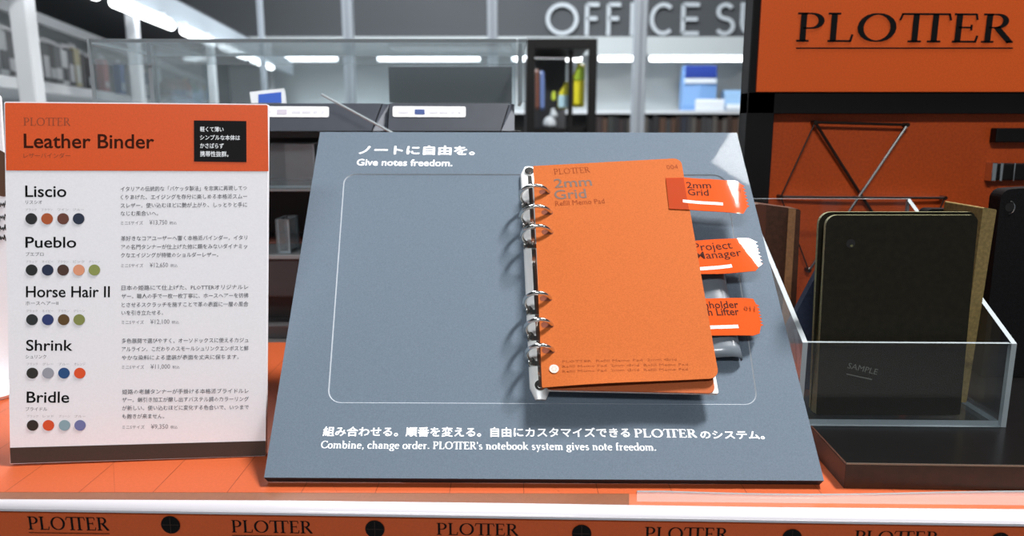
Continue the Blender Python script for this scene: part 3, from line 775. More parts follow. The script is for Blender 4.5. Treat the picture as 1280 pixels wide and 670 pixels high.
mb = MB()
DF.text(mb, 'Refill Memo Pad', (694.6, 257.2), (756, 254), (694.6, 251.2), h=hh)
DF.text(mb, '004', (834, 211.6), (848, 210.8), (834, 206.2), h=hh)
link('lettering', on_cover(mb), M['red_ink'], parent=mp)
mb = MB()
for k, (v, s) in enumerate(((453.5, 'PLOTTER  Refill Memo Pad  2mm Grid'), (459.8, 'Refill Memo Pad  2mm Grid  Refill Memo Pad'), (466, 'Refill Memo Pad  2mm Grid  Refill Memo Pad'))):
    DF.text(mb, s, (703, v), (860 - 14 * (k == 0), v - 3), (703, v - 3), h=hh, res=1)
link('fine_print', on_cover(mb), flat('faint_rust_ink', (138, 64, 22), spec=.1), parent=mp)
x, y = DF.pix(692.5, 461.5, hh); mb = MB(); mb.add(DF.poly(ell(x, y, .0026, .0026), hh + .0004), [tuple(range(24))])
sl = link('seal_dot', on_cover(mb), flat('pale_dot', (206, 186, 176)), parent=mp)
mb = MB()
for k in range(6):
    mb.add(DF.poly(ell(x + .0012 * math.cos(k * 1.05), y + .0012 * math.sin(k * 1.05), .0004, .0004, 8), hh + .0005), [tuple(range(8))])
link('seal_mark', on_cover(mb), flat('pale_dot_print', (168, 150, 146)), parent=sl)
HT1 = H1 + .0006
tp = film_tab(mp, [(832, 222.4), (856, 221.8), (908, 226.6), (921, 227), (928.5, 231), (935.5, 260), (929, 267.8), (921, 267.4), (863, 262.2), (836.5, 261)], HT1, 4)
f1 = lambda x, y: .0009 * math.sin(max(0, min(1, (x - .256) / .034)) * math.pi)
mb = MB(); sheet(mb, DF, tp, HT1, th=.0003, bend=f1)
tb = link('index_tab', mb, M['tab'], parent=mp, smooth=True)
ov = [DF.pix(u, v, HT1 + .00006) for u, v in ((832.2, 222.6), (854.5, 222.2), (861.2, 261.8), (836.7, 260.8))]
mb = MB(); mb.add(DF.poly(ccw(ov), HT1 + .00006), [(0, 1, 2, 3)]); link('overlap_patch', mb, M['tab_lap'], parent=tb)
mb = MB()
DF.text(mb, '2mm', (858.4, 235), (889, 236), (858.4, 227.2), h=HT1 + .000066, bold=.012)
DF.text(mb, 'Grid', (860, 243.8), (886, 245), (860, 235.9), h=HT1 + .000066, bold=.012)
link('lettering', bent(mb, f1), M['ink_brown'], parent=tb)
mb = MB(); DF.text(mb, '004', (913.6, 240), (926, 241.6), (913.6, 234), h=HT1 + .000066); link('lettering', bent(mb, f1), M['red_ink'], parent=tb)
mb = MB(); q = seam(DF, 853.6, 251.2, 903.4, 256, .0023, HT1 + .000066)
for i in range(8): mb.add([q[0].lerp(q[1], i / 8), q[0].lerp(q[1], (i + 1) / 8), q[3].lerp(q[2], (i + 1) / 8), q[3].lerp(q[2], i / 8)], [(0, 1, 2, 3)])
link('white_bar', bent(mb, f1), M['sheet'], parent=tb)

# ================================================================== right side: plinth, tower, tray, binders
def yawbox(mb, x0, x1, y0, y1, z0, z1, yaw, piv, **k):
    Mx = Matrix.Translation(piv) @ Matrix.Rotation(yaw, 4, 'Z') @ Matrix.Translation(-Vector(piv))
    return mb.box(x0, x1, y0, y1, z0, z1, M=Mx, **k)
PIV = Vector((.1762, .3638, 0)); YW = R(-1.8); ZP = .0147
pt = thing('plinth', 'low black plinth with dark brown front carrying the clear tray and tower', 'plinth', PIV)
mb = MB(); yawbox(mb, .1762, .60, .3640, .80, 0, ZP - .0012, YW, PIV, b=.0004)
link('body', mb, M['brown_face'], parent=pt)
mb = MB(); yawbox(mb, .1764, .60, .3641, .80, ZP - .0012, ZP, YW, PIV, b=.0003)
for i, f in enumerate(mb.f):
    c = [mb.v[k] for k in f]; nz = (c[1] - c[0]).cross(c[2] - c[0])
    mb.m[i] = 0 if nz.length > 0 and nz.normalized().z > .95 else 1
link('top', mb, [M['black_gloss'], M['edge_highlight']], parent=pt)

def Z(v, Y): return PY(640, v, Y).z
def X(u, Y): return PY(u, 335, Y).x * 1.0
def Xv(u, v, Y): return PY(u, v, Y).x
# tower
YT = .58
tw = thing('brand_tower', 'black framed orange display tower with large black serif lettering and underline', 'display stand', (.40, .60, ZP))
tx0 = Xv(937.5, 90, YT); tx1 = .62
mb = MB()
mb.box(tx0, Xv(959, 300, YT), YT + .002, .600, ZP, .40, b=.0008)
mb.box(tx0, tx1, YT + .002, .600, Z(142, YT), Z(115, YT), b=.0005)
mb.box(tx1, tx1 + .02, YT + .002, .600, ZP, .40)
mb.box(tx0, tx1, .5985, .6005, ZP, .40)
link('frame', mb, M['black'], parent=tw)
mb = MB(); mb.box(Xv(948.5, 60, YT), tx1, YT, YT + .01, Z(115, YT), .395, b=.0004)
sg = link('sign_panel', mb, M['tower_orange'], parent=tw)
TF = Fr((tx0, YT - .0003, ZP), (1, 0, 0), (0, 0, 1))
mb = MB(); TF.text(mb, 'PLOTTER', (995, 52), (1266, 53.5), (995, 15.5), h=0, ser=True, thick=.145, thin=.05)
link('lettering', mb, M['ink'], parent=sg)
mb = MB(); L = TF.pix(995, 61, 0); Q = TF.pix(1266, 61.5, 0); TF.rect(mb, L[0], L[1], Q[0], L[1] + .0010, 0)
link('underline', mb, M['ink'], parent=sg)
mb = MB(); mb.box(Xv(956, 300, YT), tx1, .592, .598, ZP, Z(140, YT))
link('back_panel', mb, M['tower_orange2'], parent=tw)
# wire star on the back panel
YW_ = .586
N6 = dict(A=(1019, 153), B=(1134, 156), C=(976, 246), D=(1181, 247.5), E=(1011, 338), F=(1140, 340))
N6 = {k: PY(u, v, YW_) for k, (u, v) in N6.items()}
wf = thing('wire_star', 'wire hexagon star of thin metal rods mounted on the orange tower back', 'wire ornament', N6['E'])
for a, b, r, m, dy in (('A', 'B', .0011, 'wire_dark', 0), ('A', 'F', .0012, 'wire_dark', .0022), ('B', 'E', .0012, 'chrome', 0), ('C', 'D', .0012, 'chrome', -.0022), ('A', 'C', .0006, 'wire_dark', 0), ('C', 'E', .0006, 'wire_dark', 0), ('D', 'F', .0006, 'wire_dark', 0)):
    d = Vector((0, dy, 0)); p, q = N6[a] , N6[b]
    mid = (p + q) / 2 + d
    mb = MB().tube([p, p.lerp(mid, .5) + d * .25, mid, mid.lerp(q, .5) + d * .25, q], r, seg=8)
    link('rod', mb, M[m], parent=wf, smooth=True)
for k in 'ABCDEF':
    p = N6[k]; mb = MB().tube([p - Vector((0, .0014, 0)), Vector((p.x, .5919, p.z))], .0016, seg=10)
    link('stud', mb, M['wire_dark'], parent=wf, smooth=True)
# hardware at right
mb = MB().box(Xv(1241, 170, .588), .41, .584, .592, Z(178, .588), Z(160, .588), b=.001)
tag(link('rubber_block', mb, M['black'],), 'plain black bar mounted high on the orange back panel at right', 'bar')
z0, z1 = Z(225, .588), Z(204, .588)
cl = thing('metal_clip', 'black bar with silver bands on the orange back panel, beneath the plain bar', 'clip', (Xv(1260, 215, .588), .588, z0))
mb = MB().box(Xv(1239, 215, .588), .41, .584, .592, z0, z1, b=.001); link('bar', mb, M['black'], parent=cl)
for u0, u1 in ((1240, 1246), (1250, 1254), (1267, 1269)):
    mb = MB().box(Xv(u0, 215, .583), Xv(u1, 215, .583), .5830, .5923, z0 - .0006, z1 + .0006, b=.0005); link('band', mb, M['chrome'], parent=cl)

# clear tray
x0, x1, y0, y1, zf, zb_, zt = .1685, .2910, .413, .548, .0660, .1370, ZP + .0002
TP = Vector((x0, y0, 0)); TY = R(-1.2)
Mt = Matrix.Translation(TP) @ Matrix.Rotation(TY, 4, 'Z') @ Matrix.Translation(-TP)
tr = thing('acrylic_tray', 'clear acrylic tray with sloping sides holding leather binders', 'tray', (x0, y0, zt))
AM = [M['acr'], M['acr_edge']]; t = .003
def side(x):
    q = [(y0, zt), (y1, zt), (y1, zb_), (y0, zf)]
    A = [Mt @ Vector((x, y, z)) for y, z in q]; B = [Mt @ Vector((x + t, y, z)) for y, z in q]
    return MB().prism(A, B, 0, 1)
link('side_wall', side(x0), AM, parent=tr); link('side_wall', side(x1 - t), AM, parent=tr)
mb = MB().box(x0 + t, x1 - t, y0, y0 + t, zt, zf, M=Mt, thin=1); link('front_wall', mb, AM, parent=tr)
mb = MB().box(x0 + t, x1 - t, y1 - t, y1, zt, zb_, M=Mt, thin=1); link('back_wall', mb, AM, parent=tr)
mb = MB().box(x0 + t, x1 - t, y0 + t, y1 - t, zt, zt + t, M=Mt, thin=2); link('floor_plate', mb, AM, parent=tr)

def cover_plate(Y, th, pts, rad, slot_side=1):
    """upright leather cover: outline from picture points at distance Y, real thickness th"""
    q = [(PY(u, v, Y).x, PY(u, v, Y).z) for u, v in pts]
    q = roundpoly(ccw(q), rad)
    return MB().prism([Vector((x, Y + th, z)) for x, z in q], [Vector((x, Y, z)) for x, z in q], 0, slot_side)
ZF_ = zt + t + .0004
def vfl(Y, z=None):  # picture row of the tray floor at distance Y
    z = ZF_ if z is None else z
    d = Vector((0, Y, z)) - CAM; return 335 - FPX * d.dot(UPV) / d.dot(FWV)
Yo = .4215; vb = vfl(Yo)
ob = thing('leather_binder', 'upright dark olive leather binder in front in the clear tray', 'binder', PY(1110, vb, Yo), 'leather binders in the clear tray')
OL = [(1020, vb), (1200, vb), (1223, 269), (1033, 269)]
link('front_cover', cover_plate(Yo, .0026, OL, [.001, .001, .004, .006]), [M['olive'], M['olive_lit_edge']], parent=ob)
vb2 = vfl(Yo + .009)
link('back_cover', cover_plate(Yo + .008, .0026, [(1013, vb2), (1194, vb2), (1220, 265), (1024, 265)], [.001, .001, .004, .007]), [M['olive'], M['olive_lit_edge']], parent=ob)
mb = MB().box(Xv(1024, 400, Yo + .006), Xv(1030, 400, Yo + .006), Yo + .0027, Yo + .0079, ZF_, Z(280, Yo))
link('spine', mb, M['olive_lit_edge'], parent=ob)
OF = Fr((.18, Yo - .0002, ZF_), (1, 0, 0), (0, 0, 1))
x, y = OF.pix(1063.5, 304.5); mb = MB().add(OF.poly(ell(x, y, .0026, .0026), 0), [tuple(range(24))])
hl = link('eyelet', mb, M['rack_dark'], parent=ob)
mb = MB().add(OF.poly(ell(x + .0006, y - .0012, .0009, .0007, 12), .0001), [tuple(range(12))]); link('eyelet_spot', mb, M['olive_lit_edge'], parent=hl)  # small pale spot, off centre on the dark disc
mb = MB()
OF.text(mb, 'SAMPLE', (1059, 460), (1096, 468.5), (1060, 453), h=.0001)
a, b = OF.pix(1058, 468, .0001), OF.pix(1090, 475, .0001)
mb.add([OF.at(a[0], a[1], .0001), OF.at(b[0], b[1], .0001), OF.at(b[0], b[1] + .0006, .0001), OF.at(a[0], a[1] + .0006, .0001)], [(0, 1, 2, 3)])
link('stamp', mb, flat('faint_grey_stamp', (112, 112, 104), rough=.5), parent=ob)
Yk = .442; v = vfl(Yk)
kb = cover_plate(Yk, .040, [(1196, v), (1208, v), (1246, 262), (1229, 259)], [.001, .001, .001, .001])
tag(link('leather_binder', kb, [M['khaki'], M['khaki']]), 'khaki leather binder leaning right behind the dark olive one', 'binder', 'leather binders in the clear tray')
Yn = .466; v = vfl(Yn)
nb_ = thing('leather_binder', 'navy blue leather binder slumped behind the left edge of the olive one', 'binder', PY(1060, v, Yn), 'leather binders in the clear tray')
link('cover', cover_plate(Yn, .006, [(1001, v), (1130, v), (1120, 300), (1046, 296), (984, 412)], [.002, .002, .004, .008, .01]), [M['navy'], M['navy']], parent=nb_)
mb = cover_plate(Yn - .0006, .0005, [(1001, v - 4), (1005, v - 4), (996, 412), (992, 412)], 0); link('stitching', mb, flat('navy_stitch', (72, 84, 104)), parent=nb_)
Ybk = .488; v = vfl(Ybk)
tag(link('leather_binder', cover_plate(Ybk, .010, [(1150, v), (1206, v), (1213, 262), (1158, 261)], [.001, .001, .003, .004]), [M['black_leather'], M['black_leather']]), 'black leather binder hidden behind the khaki one, only its top edge showing', 'binder', 'leather binders in the clear tray')
Yb = .512; v = vfl(Yb)
bb_ = thing('leather_binder', 'dark brown leather binder with tan band at the back left of the tray', 'binder', PY(965, v, Yb), 'leather binders in the clear tray')
link('cover', cover_plate(Yb, .016, [(941, v), (991, v), (1001, 262), (943, 254)], [.001, .001, .002, .003]), [M['brown'], M['brown']], parent=bb_)
bnd = link('band', cover_plate(Yb - .0008, .0007, [(974, v), (983, v), (995, 262), (986, 260)], 0), [M['tan'], M['tan']], parent=bb_)
link('raised_spine', cover_plate(Yb - .002, .0019, [(941, v), (951, v), (958, 257), (944, 255)], .0008), [flat('red_brown_leather', (84, 42, 22)), M['brown']], parent=bb_)
# big black binder standing right of the tray
Yr = .50; v = vfl(Yr, ZP + .0003)
br_ = thing('leather_binder', 'large black leather binder with a ring hole standing right of the clear tray', 'binder', PY(1290, v, Yr))
link('cover', cover_plate(Yr, .012, [(1226, v), (1400, v), (1400, 228), (1252, 237)], [.001, .001, .003, .007]), [M['black_leather'], M['black_leather']], parent=br_)
RF = Fr((.33, Yr - .0004, ZP), (1, 0, 0), (0, 0, 1))
x, y = RF.pix(1262, 259); mb = MB().add(RF.poly(ell(x, y, .0030, .0030), 0), [tuple(range(24))]); hl = link('eyelet', mb, M['rack_dark'], parent=br_)
mb = MB().tube([RF.at(x - .0022 + .0032 * math.cos(a), y + .0046 * math.sin(a), .002 * math.cos(a) + .0015) for a in [(-.5 + k / 10) * math.pi * .8 for k in range(11)]], .0004, seg=6)
link('ring', mb, M['chrome'], parent=hl, smooth=True)

# ================================================================== left edge: card on a white stand
cs = thing('card_stand', 'white oval stand with a script-lettered card at the left edge behind the info panel', 'card stand', PZ(-10, 500, 0))
c0 = PZ(-22, 490, 0); mb = MB(); pr = [(.030, .0002), (.032, .003), (.031, .006), (.024, .008), (.010, .009)]
mb.lathe(pr, (c0.x, c0.y, 0), seg=36); link('dish', mb, M['label'], parent=cs, smooth=True)
CF = Fr((c0.x - .05, c0.y + .004, .009), (1, 0, 0), (0, .10, 1))
wc, hc = CF.pix(10.5, 300)[0], CF.pix(5, 118)[1]
mb = MB(); slab(mb, CF, roundpoly([(0, 0), (wc, 0), (wc, hc), (0, hc)], .003), -.002, 0); cd = link('card', mb, M['paper'], parent=cs)
q0, q1 = CF.pix(-30, 240), CF.pix(9, 192); mb = MB(); mb.add(CF.poly(roundpoly([q0, (q1[0], q0[1] - .004), q1, (q0[0], q1[1] + .012)], .004), .0003), [tuple(range(28))])
link('picture', mb, flat('brown_print', (84, 54, 36)), parent=cd)
mb = MB()
for k, (v0, sl) in enumerate(((256, .3), (272, .25), (286, .5), (298, .5))):
    pts = []
    for i in range(40):
        xx, yy = CF.pix(-26 + i * .85, v0 - (i - 30) * sl * .3 + 3.2 * math.sin(i * 1.9 + k) * (1 + .5 * math.sin(i * .7)), .0005); pts.append(CF.at(xx, yy, .0006))
    mb.tube(pts, .0003, seg=5)
link('script_lettering', mb, M['ink'], parent=cd)

# ================================================================== charcoal pen rack behind, with clear cases on top
YR = .66
def blk(mb, u0, u1, v0, v1, Y, depth, b=.0006, **k):
    um = (v0 + v1) / 2
    return mb.box(Xv(u0, um, Y), Xv(u1, um, Y), Y, Y + depth, Z(v1, Y), Z(v0, Y), b=b, **k)
rk = thing('pen_rack', 'dark pen display rack with shelves standing behind the info panel', 'rack', (Xv(400, 420, YR), YR + .1, -.0008))
zc = -.0008
xa, xb = Xv(120, 300, YR), Xv(652, 300, YR)
mb = MB().box(xa, xb, YR - .008, YR + .26, zc, Z(404, YR), b=.001); link('base', mb, M['rack_grey'], parent=rk)
mb = MB().box(xa + .004, xb - .004, YR + .02, YR + .26, Z(404, YR), Z(371, YR)); link('plinth', mb, M['rack_dark'], parent=rk)
mb = MB().box(xa, xb, YR, YR + .26, Z(371, YR), Z(323, YR), b=.001); link('drawer_front', mb, flat('dark_grey_plastic', (48, 46, 48)), parent=rk)
mb = MB().box(xa, xb, YR - .004, YR + .26, Z(323, YR), Z(318, YR), b=.0005); link('shelf', mb, flat('grey_shelf', (120, 124, 126)), parent=rk)
mb = MB().box(xa, xb, YR + .14, YR + .15, Z(318, YR), Z(165, YR)); link('back_panel', mb, flat('brown_black', (46, 28, 24)), parent=rk)
mb = MB().box(xa, xb, YR - .002, YR + .14, Z(239, YR), Z(236, YR), b=.0004); link('shelf', mb, flat('grey_shelf', (120, 124, 126)), parent=rk)
for u in (122, 402, 640):
    mb = MB().box(Xv(u, 250, YR), Xv(u + 9, 250, YR), YR + .004, YR + .14, Z(318, YR), Z(165, YR)); link('side_panel', mb, M['rack_dark'], parent=rk)
mb = MB().box(xa, xb, YR, YR + .15, Z(172, YR), Z(164, YR)); link('top_panel', mb, M['rack_dark'], parent=rk)
def acrylic_box(name, label, cat, u0, u1, v0, v1, Y, depth, group=None, m=None):
    xa, xb = Xv(u0, (v0 + v1) / 2, Y), Xv(u1, (v0 + v1) / 2, Y); z0, z1 = Z(v1, Y) + .0006, Z(v0, Y); t = .0022
    mm = [m or M['acr_dark'], M['acr_edge']]
    o = thing(name, label, cat, ((xa + xb) / 2, Y + depth / 2, z0), group)
    for nm, b_, th in (('front_wall', (xa, xb, Y, Y + t, z0, z1), 1), ('back_wall', (xa, xb, Y + depth - t, Y + depth, z0, z1), 1), ('side_wall', (xa, xa + t, Y + t, Y + depth - t, z0, z1), 0), ('side_wall', (xb - t, xb, Y + t, Y + depth - t, z0, z1), 0), ('floor_plate', (xa + t, xb - t, Y + t, Y + depth - t, z0, z0 + t), 2)):
        link(nm, MB().box(*b_, thin=th), mm, parent=o)
    return o
acrylic_box('acrylic_holder', 'small clear acrylic holder low on the rack shelf beside the info panel', 'holder', 345, 362, 274, 318, YR + .004, .03)
acrylic_box('acrylic_holder', 'wide clear acrylic holder on the upper rack shelf beside the info panel', 'holder', 300, 394, 180, 236, YR + .006, .06)
mb = MB().box(Xv(300, 310, YR + .06), Xv(400, 310, YR + .06), YR + .06, YR + .10, Z(318, YR) + .0004, Z(303, YR + .06), b=.001)
tag(link('pen_box', mb, flat('dull_red_box', (124, 78, 66))), 'dull red box lying on the lower rack shelf behind the small holder', 'box')
# label bins on top of the rack
def label_bin(u0, u1, lu0, lu1, blue, label):
    z0 = Z(164, YR) + .0003; z1 = Z(129.5, YR); xa, xb = Xv(u0, 147, YR), Xv(u1, 147, YR)
    o = thing('label_bin', label, 'display bin', ((xa + xb) / 2, YR, z0), 'charcoal label bins on the pen rack')
    dx = .012; dy = .028
    b4 = [Vector((xa, YR - .02, z0)), Vector((xb - dx, YR - .02, z0)), Vector((xb - dx, YR + .12, z0)), Vector((xa, YR + .12, z0))]
    t4 = [Vector((xa, YR - .02 + dy * .5, z1)), Vector((xb - dx * .4, YR - .02 + dy * .5, z1)), Vector((xb - dx * .4, YR + .12, z1)), Vector((xa, YR + .12, z1))]
    link('body', MB().hexa(b4 + t4), M['rack'], parent=o)
    s4 = [Vector((xb - dx + .0008, YR - .018, z0)), Vector((xb, YR - .012, z0)), Vector((xb, YR + .12, z0)), Vector((xb - dx + .0008, YR + .12, z0))]
    s5 = [Vector((xb - dx * .4 + .0008, YR - .018 + dy * .5, z1 - .0004)), Vector((xb, YR - .012 + dy * .5, z1 - .0004)), Vector((xb, YR + .12, z1 - .0004)), Vector((xb - dx * .4 + .0008, YR + .12, z1 - .0004))]
    link('side_cheek', MB().hexa(s4 + s5), flat('lighter_charcoal', (76, 82, 92)), parent=o)
    f = Fr(b4[0], (1, 0, 0), t4[0] - b4[0])
    q = roundpoly(ccw([f.pix(lu0, 146, .0004), f.pix(lu1, 146.5, .0004), f.pix(lu1, 133.5, .0004), f.pix(lu0, 133, .0004)]), .0016)
    mb = MB(); slab(mb, f, q, 0, .0006); lb_ = link('label', mb, M['label'], parent=o)
    c = [f.pix(lu0 + (lu1 - lu0) * k, v, .0009) for k, v in ((.30, 143), (.44, 143), (.44, 136.5), (.30, 136.5))]
    link('label_patch', MB().add(f.poly(ccw(c), .0009), [(0, 1, 2, 3)]), M['label_blue'] if blue else flat('grey_lilac_print', (178, 172, 184)), parent=lb_)
    mb = MB()
    for k0, k1 in ((.07, .22), (.50, .62), (.64, .76), (.79, .85), (.90, .94)):
        c = [f.pix(lu0 + (lu1 - lu0) * k, v, .0009) for k, v in ((k0, 141.5), (k1, 141.5), (k1, 138), (k0, 138))]
        link('label_print', MB().add(f.poly(ccw(c), .0009), [(0, 1, 2, 3)]), flat('pale_print', (190, 190, 198)), parent=lb_)
    return o
label_bin(489, 643, 491, 582, True, 'charcoal bin with white label and blue patch, right one on the rack')
label_bin(300, 486, 318, 411, False, 'charcoal bin with white label and grey patch, just right of the info panel')
label_bin(118, 297, 150, 240, False, 'charcoal bin on the rack hidden behind the info panel')
# long clear case over the bins
xa, xb = Xv(113, 100, YR), Xv(658, 100, YR); zt0, zt1 = Z(129, YR) + .0008, Z(49, YR)
cs = thing('acrylic_case', 'long clear acrylic case standing over the charcoal bins', 'case', ((xa + xb) / 2, YR, zt0))
mm = [M['acr_dark'], M['acr_edge']]; t = .003
link('top_plate', MB().box(xa, xb, YR, YR + .12, zt1 - t, zt1, thin=2), mm, parent=cs)
for x in (xa, Xv(186, 100, YR), Xv(648, 100, YR)):
    link('side_wall', MB().box(x, x + .0035, YR + .0005, YR + .1195, zt0, zt1 - t - .0002, thin=0), mm, parent=cs)
link('front_strip', MB().box(xa + .004, xb - .009, YR - .0035, YR - .0005, Z(81, YR), zt1, thin=1), mm, parent=cs)
link('back_wall', MB().box(xa + .004, xb - .009, YR + .116, YR + .1195, zt0, zt1 - t - .0002, thin=1), mm, parent=cs)
link('corner_block', MB().box(Xv(648, 100, YR), xb, YR - .004, YR - .0008, zt0, zt1, thin=1), [M['acr_dark'], M['acr_edge']], parent=cs)
# slanted acrylic divider between the bins
p, q = PY(402, 118, YR - .03), PY(492, 167, YR - .05)
mb = MB().tube([p, q], .0010, seg=6); dv = link('acrylic_divider', mb, M['acr_edge'])
tag(dv, 'slanted clear acrylic rod edge crossing in front of the charcoal bins', 'divider')
# dark tester block inside the case, and a blue-white pack
mb = MB(); blk(mb, 486, 640, 83, 128, YR + .125, .05); tag(link('dark_display_box', mb, flat('charcoal_box', (50, 52, 56))), 'dark box behind the right half of the clear case', 'box')
o = thing('paper_pack', 'small blue and white pack seen through the clear case', 'pack', PY(335, 128, YR + .03))
mb = MB(); f = Fr(PY(316, 129, YR + .02), (1, .2, 0), (.02, .2, 1))
mb = MB(); slab(mb, f, ccw([f.pix(314, 129), f.pix(357, 129), f.pix(355, 110), f.pix(312, 115)]), -.012, 0); link('box', mb, M['label'], parent=o)
mb = MB(); mb.add(f.poly(ccw([f.pix(323, 128.5, .0003), f.pix(352, 128.5, .0003), f.pix(351.5, 115, .0003), f.pix(323, 118, .0003)]), .0003), [(0, 1, 2, 3)]); link('blue_front', mb, flat('bright_blue', (44, 92, 190)), parent=o)

# ================================================================== back of the shop
def post(u, w, Y, m, label):
    x = Xv(u, 30, Y); r = w / FPX * Y / 2
    o = thing('shelf_post', label, 'post', (x, Y, FZ), 'aluminium posts across the shop')
    link('upright', MB().box(x - r, x + r, Y - r, Y + r, FZ, CZ, b=r * .2), m, parent=o)
    link('slot_line', MB().box(x - r * .12, x + r * .12, Y - r - .0015, Y - r + .0005, FZ + .02, CZ - .02), flat('post_slot', (112, 118, 126)), parent=o)
    return o
post(435, 12, 3.1, M['post'], 'grey aluminium post behind the left half of the clear case')
post(615.5, 12, 3.1, M['post'], 'grey aluminium post left of the large shop lettering')
post(800.5, 15, 3.0, M['post'], 'grey aluminium post crossing the large shop lettering')
post(326, 6, 3.5, M['post'], 'thinnest grey post at the end of the left shelves')
YS = 5.0
ux = [(u, Xv(u, 40, YS)) for u in (236, 990)]
xs0, xs1 = ux[0][1], ux[1][1]
sb = thing('shop_signboard', 'dark grey shop signboard with large pale capital letters', 'sign', ((xs0 + xs1) / 2, YS, Z(46, YS)))
link('board', MB().box(xs0, xs1, YS, YS + .3, Z(46, YS), Z(-70, YS)), M['wall_dark'], parent=sb)
LF = Fr((Xv(684, 44, YS), YS - .012, Z(44, YS)), (1, 0, 0), (0, 0, 1))
def mono(pts, w, closed=False):
    n = len(pts); L, Q = [], []
    for i in range(n):
        a = pts[i - 1] if (i > 0 or closed) else pts[0]; b = pts[(i + 1) % n] if (i < n - 1 or closed) else pts[-1]
        d = (Vector(b) - Vector(a)).normalized(); k = Vector((-d.y, d.x)) * w / 2
        L.append(Vector(pts[i]) + k); Q.append(Vector(pts[i]) - k)
    out = []
    for i in range(n if closed else n - 1):
        j = (i + 1) % n; out.append([tuple(Q[i]), tuple(Q[j]), tuple(L[j]), tuple(L[i])])
    return out
def letter(ch, u0, u1):
    x0 = LF.pix(u0, 24)[0]; x1 = LF.pix(u1, 24)[0]; y0 = LF.pix(700, 44.5)[1]; y1 = LF.pix(700, 3.5)[1]
    w = x1 - x0; h = y1 - y0; s = h * .125; e = s / 2
    P_ = lambda a, b: (x0 + e + (w - s) * a, y0 + e + (h - s) * b)
    cur = lambda pts: [P_(*p) for p in pts]
    lines = {'O': [arc(.5, .5, .5, .5, 0, 345, 23)], 'F': [[(0, -.07), (0, 1.0)], [(-.0, 1), (1.0, 1)], [(0, .52), (.85, .52)]], 'I': [[(.5, -.07), (.5, 1.07)]],
             'C': [arc(.62, .5, .62, .5, 50, 310, 20)], 'E': [[(0, 0), (0, 1)], [(0, 1), (1, 1)], [(0, .5), (.9, .5)], [(0, 0), (1, 0)]],
             'S': [arc(.5, .76, .42, .24, 30, 265, 12) + arc(.5, .25, .48, .26, 85, -150, 14)], 'U': [[(0, 1.07), (0, .38)] + arc(.5, .38, .5, .38, 180, 360, 12) + [(1, 1.07)]]}[ch]
    mb = MB()
    for pl_ in lines:
        for q in mono(cur(pl_), s, closed=(ch == 'O')):
            mb.prism(LF.poly(q, 0), LF.poly(q, .012))
    link('letter', mb, M['letter'], parent=sb)
for ch, a, b in (('O', 682, 723), ('F', 731, 751), ('F', 758, 778), ('I', 787, 793), ('C', 812, 840), ('E', 851, 876), ('S', 893, 919), ('U', 925, 951)): letter(ch, a, b)
# shelf bay under the sign
sbay = thing('shelf_bay', 'pale grey wall shelf bay under the shop signboard', 'shelf', ((xs0 + xs1) / 2, YS, FZ))
link('back_panel', MB().box(xs0 + .3, xs1, YS + .28, YS + .3, FZ, Z(46, YS)), M['peg'], parent=sbay)
link('valance', MB().box(xs0 + .3, xs1, YS - .02, YS + .0, Z(69, YS), Z(46, YS) - .001), M['peg'], parent=sbay)
link('shelf_board', MB().box(xs0 + .3, xs1, YS, YS + .28, Z(142, YS), Z(138, YS)), M['post_white'], parent=sbay)
link('shelf_board', MB().box(xs0 + .3, xs1, YS, YS + .28, Z(176, YS), Z(172, YS)), M['peg2'], parent=sbay)
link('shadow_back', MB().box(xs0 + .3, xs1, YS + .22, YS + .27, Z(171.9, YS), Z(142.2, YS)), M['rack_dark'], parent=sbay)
for i, (u0, u1) in enumerate(((344, 422), (472, 600), (640, 727), (748, 792), (812, 930))):
    p, q = PY(u0, 73.5, YS), PY(u1, 73.5, YS); mb = MB().tube([p, p + Vector((.004, 0, 0)), q - Vector((.004, 0, 0)), q], [.009, .016, .016, .009], seg=12)
    ft = thing('lamp_tube', ['glowing shelf lamp tube at the left end under the sign', 'glowing shelf lamp tube behind the clear case, right of the left post', 'glowing shelf lamp tube ending at the black frame', 'short glowing shelf lamp tube right of the black frame', 'long glowing shelf lamp tube right of the front post'][i], 'lamp', p, 'lamp tubes under the signboard')
    link('tube', mb, M['tube'], parent=ft, smooth=True)
    mb = MB()
    link('holder', MB().box(p.x, q.x, p.y + .01, p.y + .024, p.z + .004, p.z + .022), M['post_white'], parent=ft)
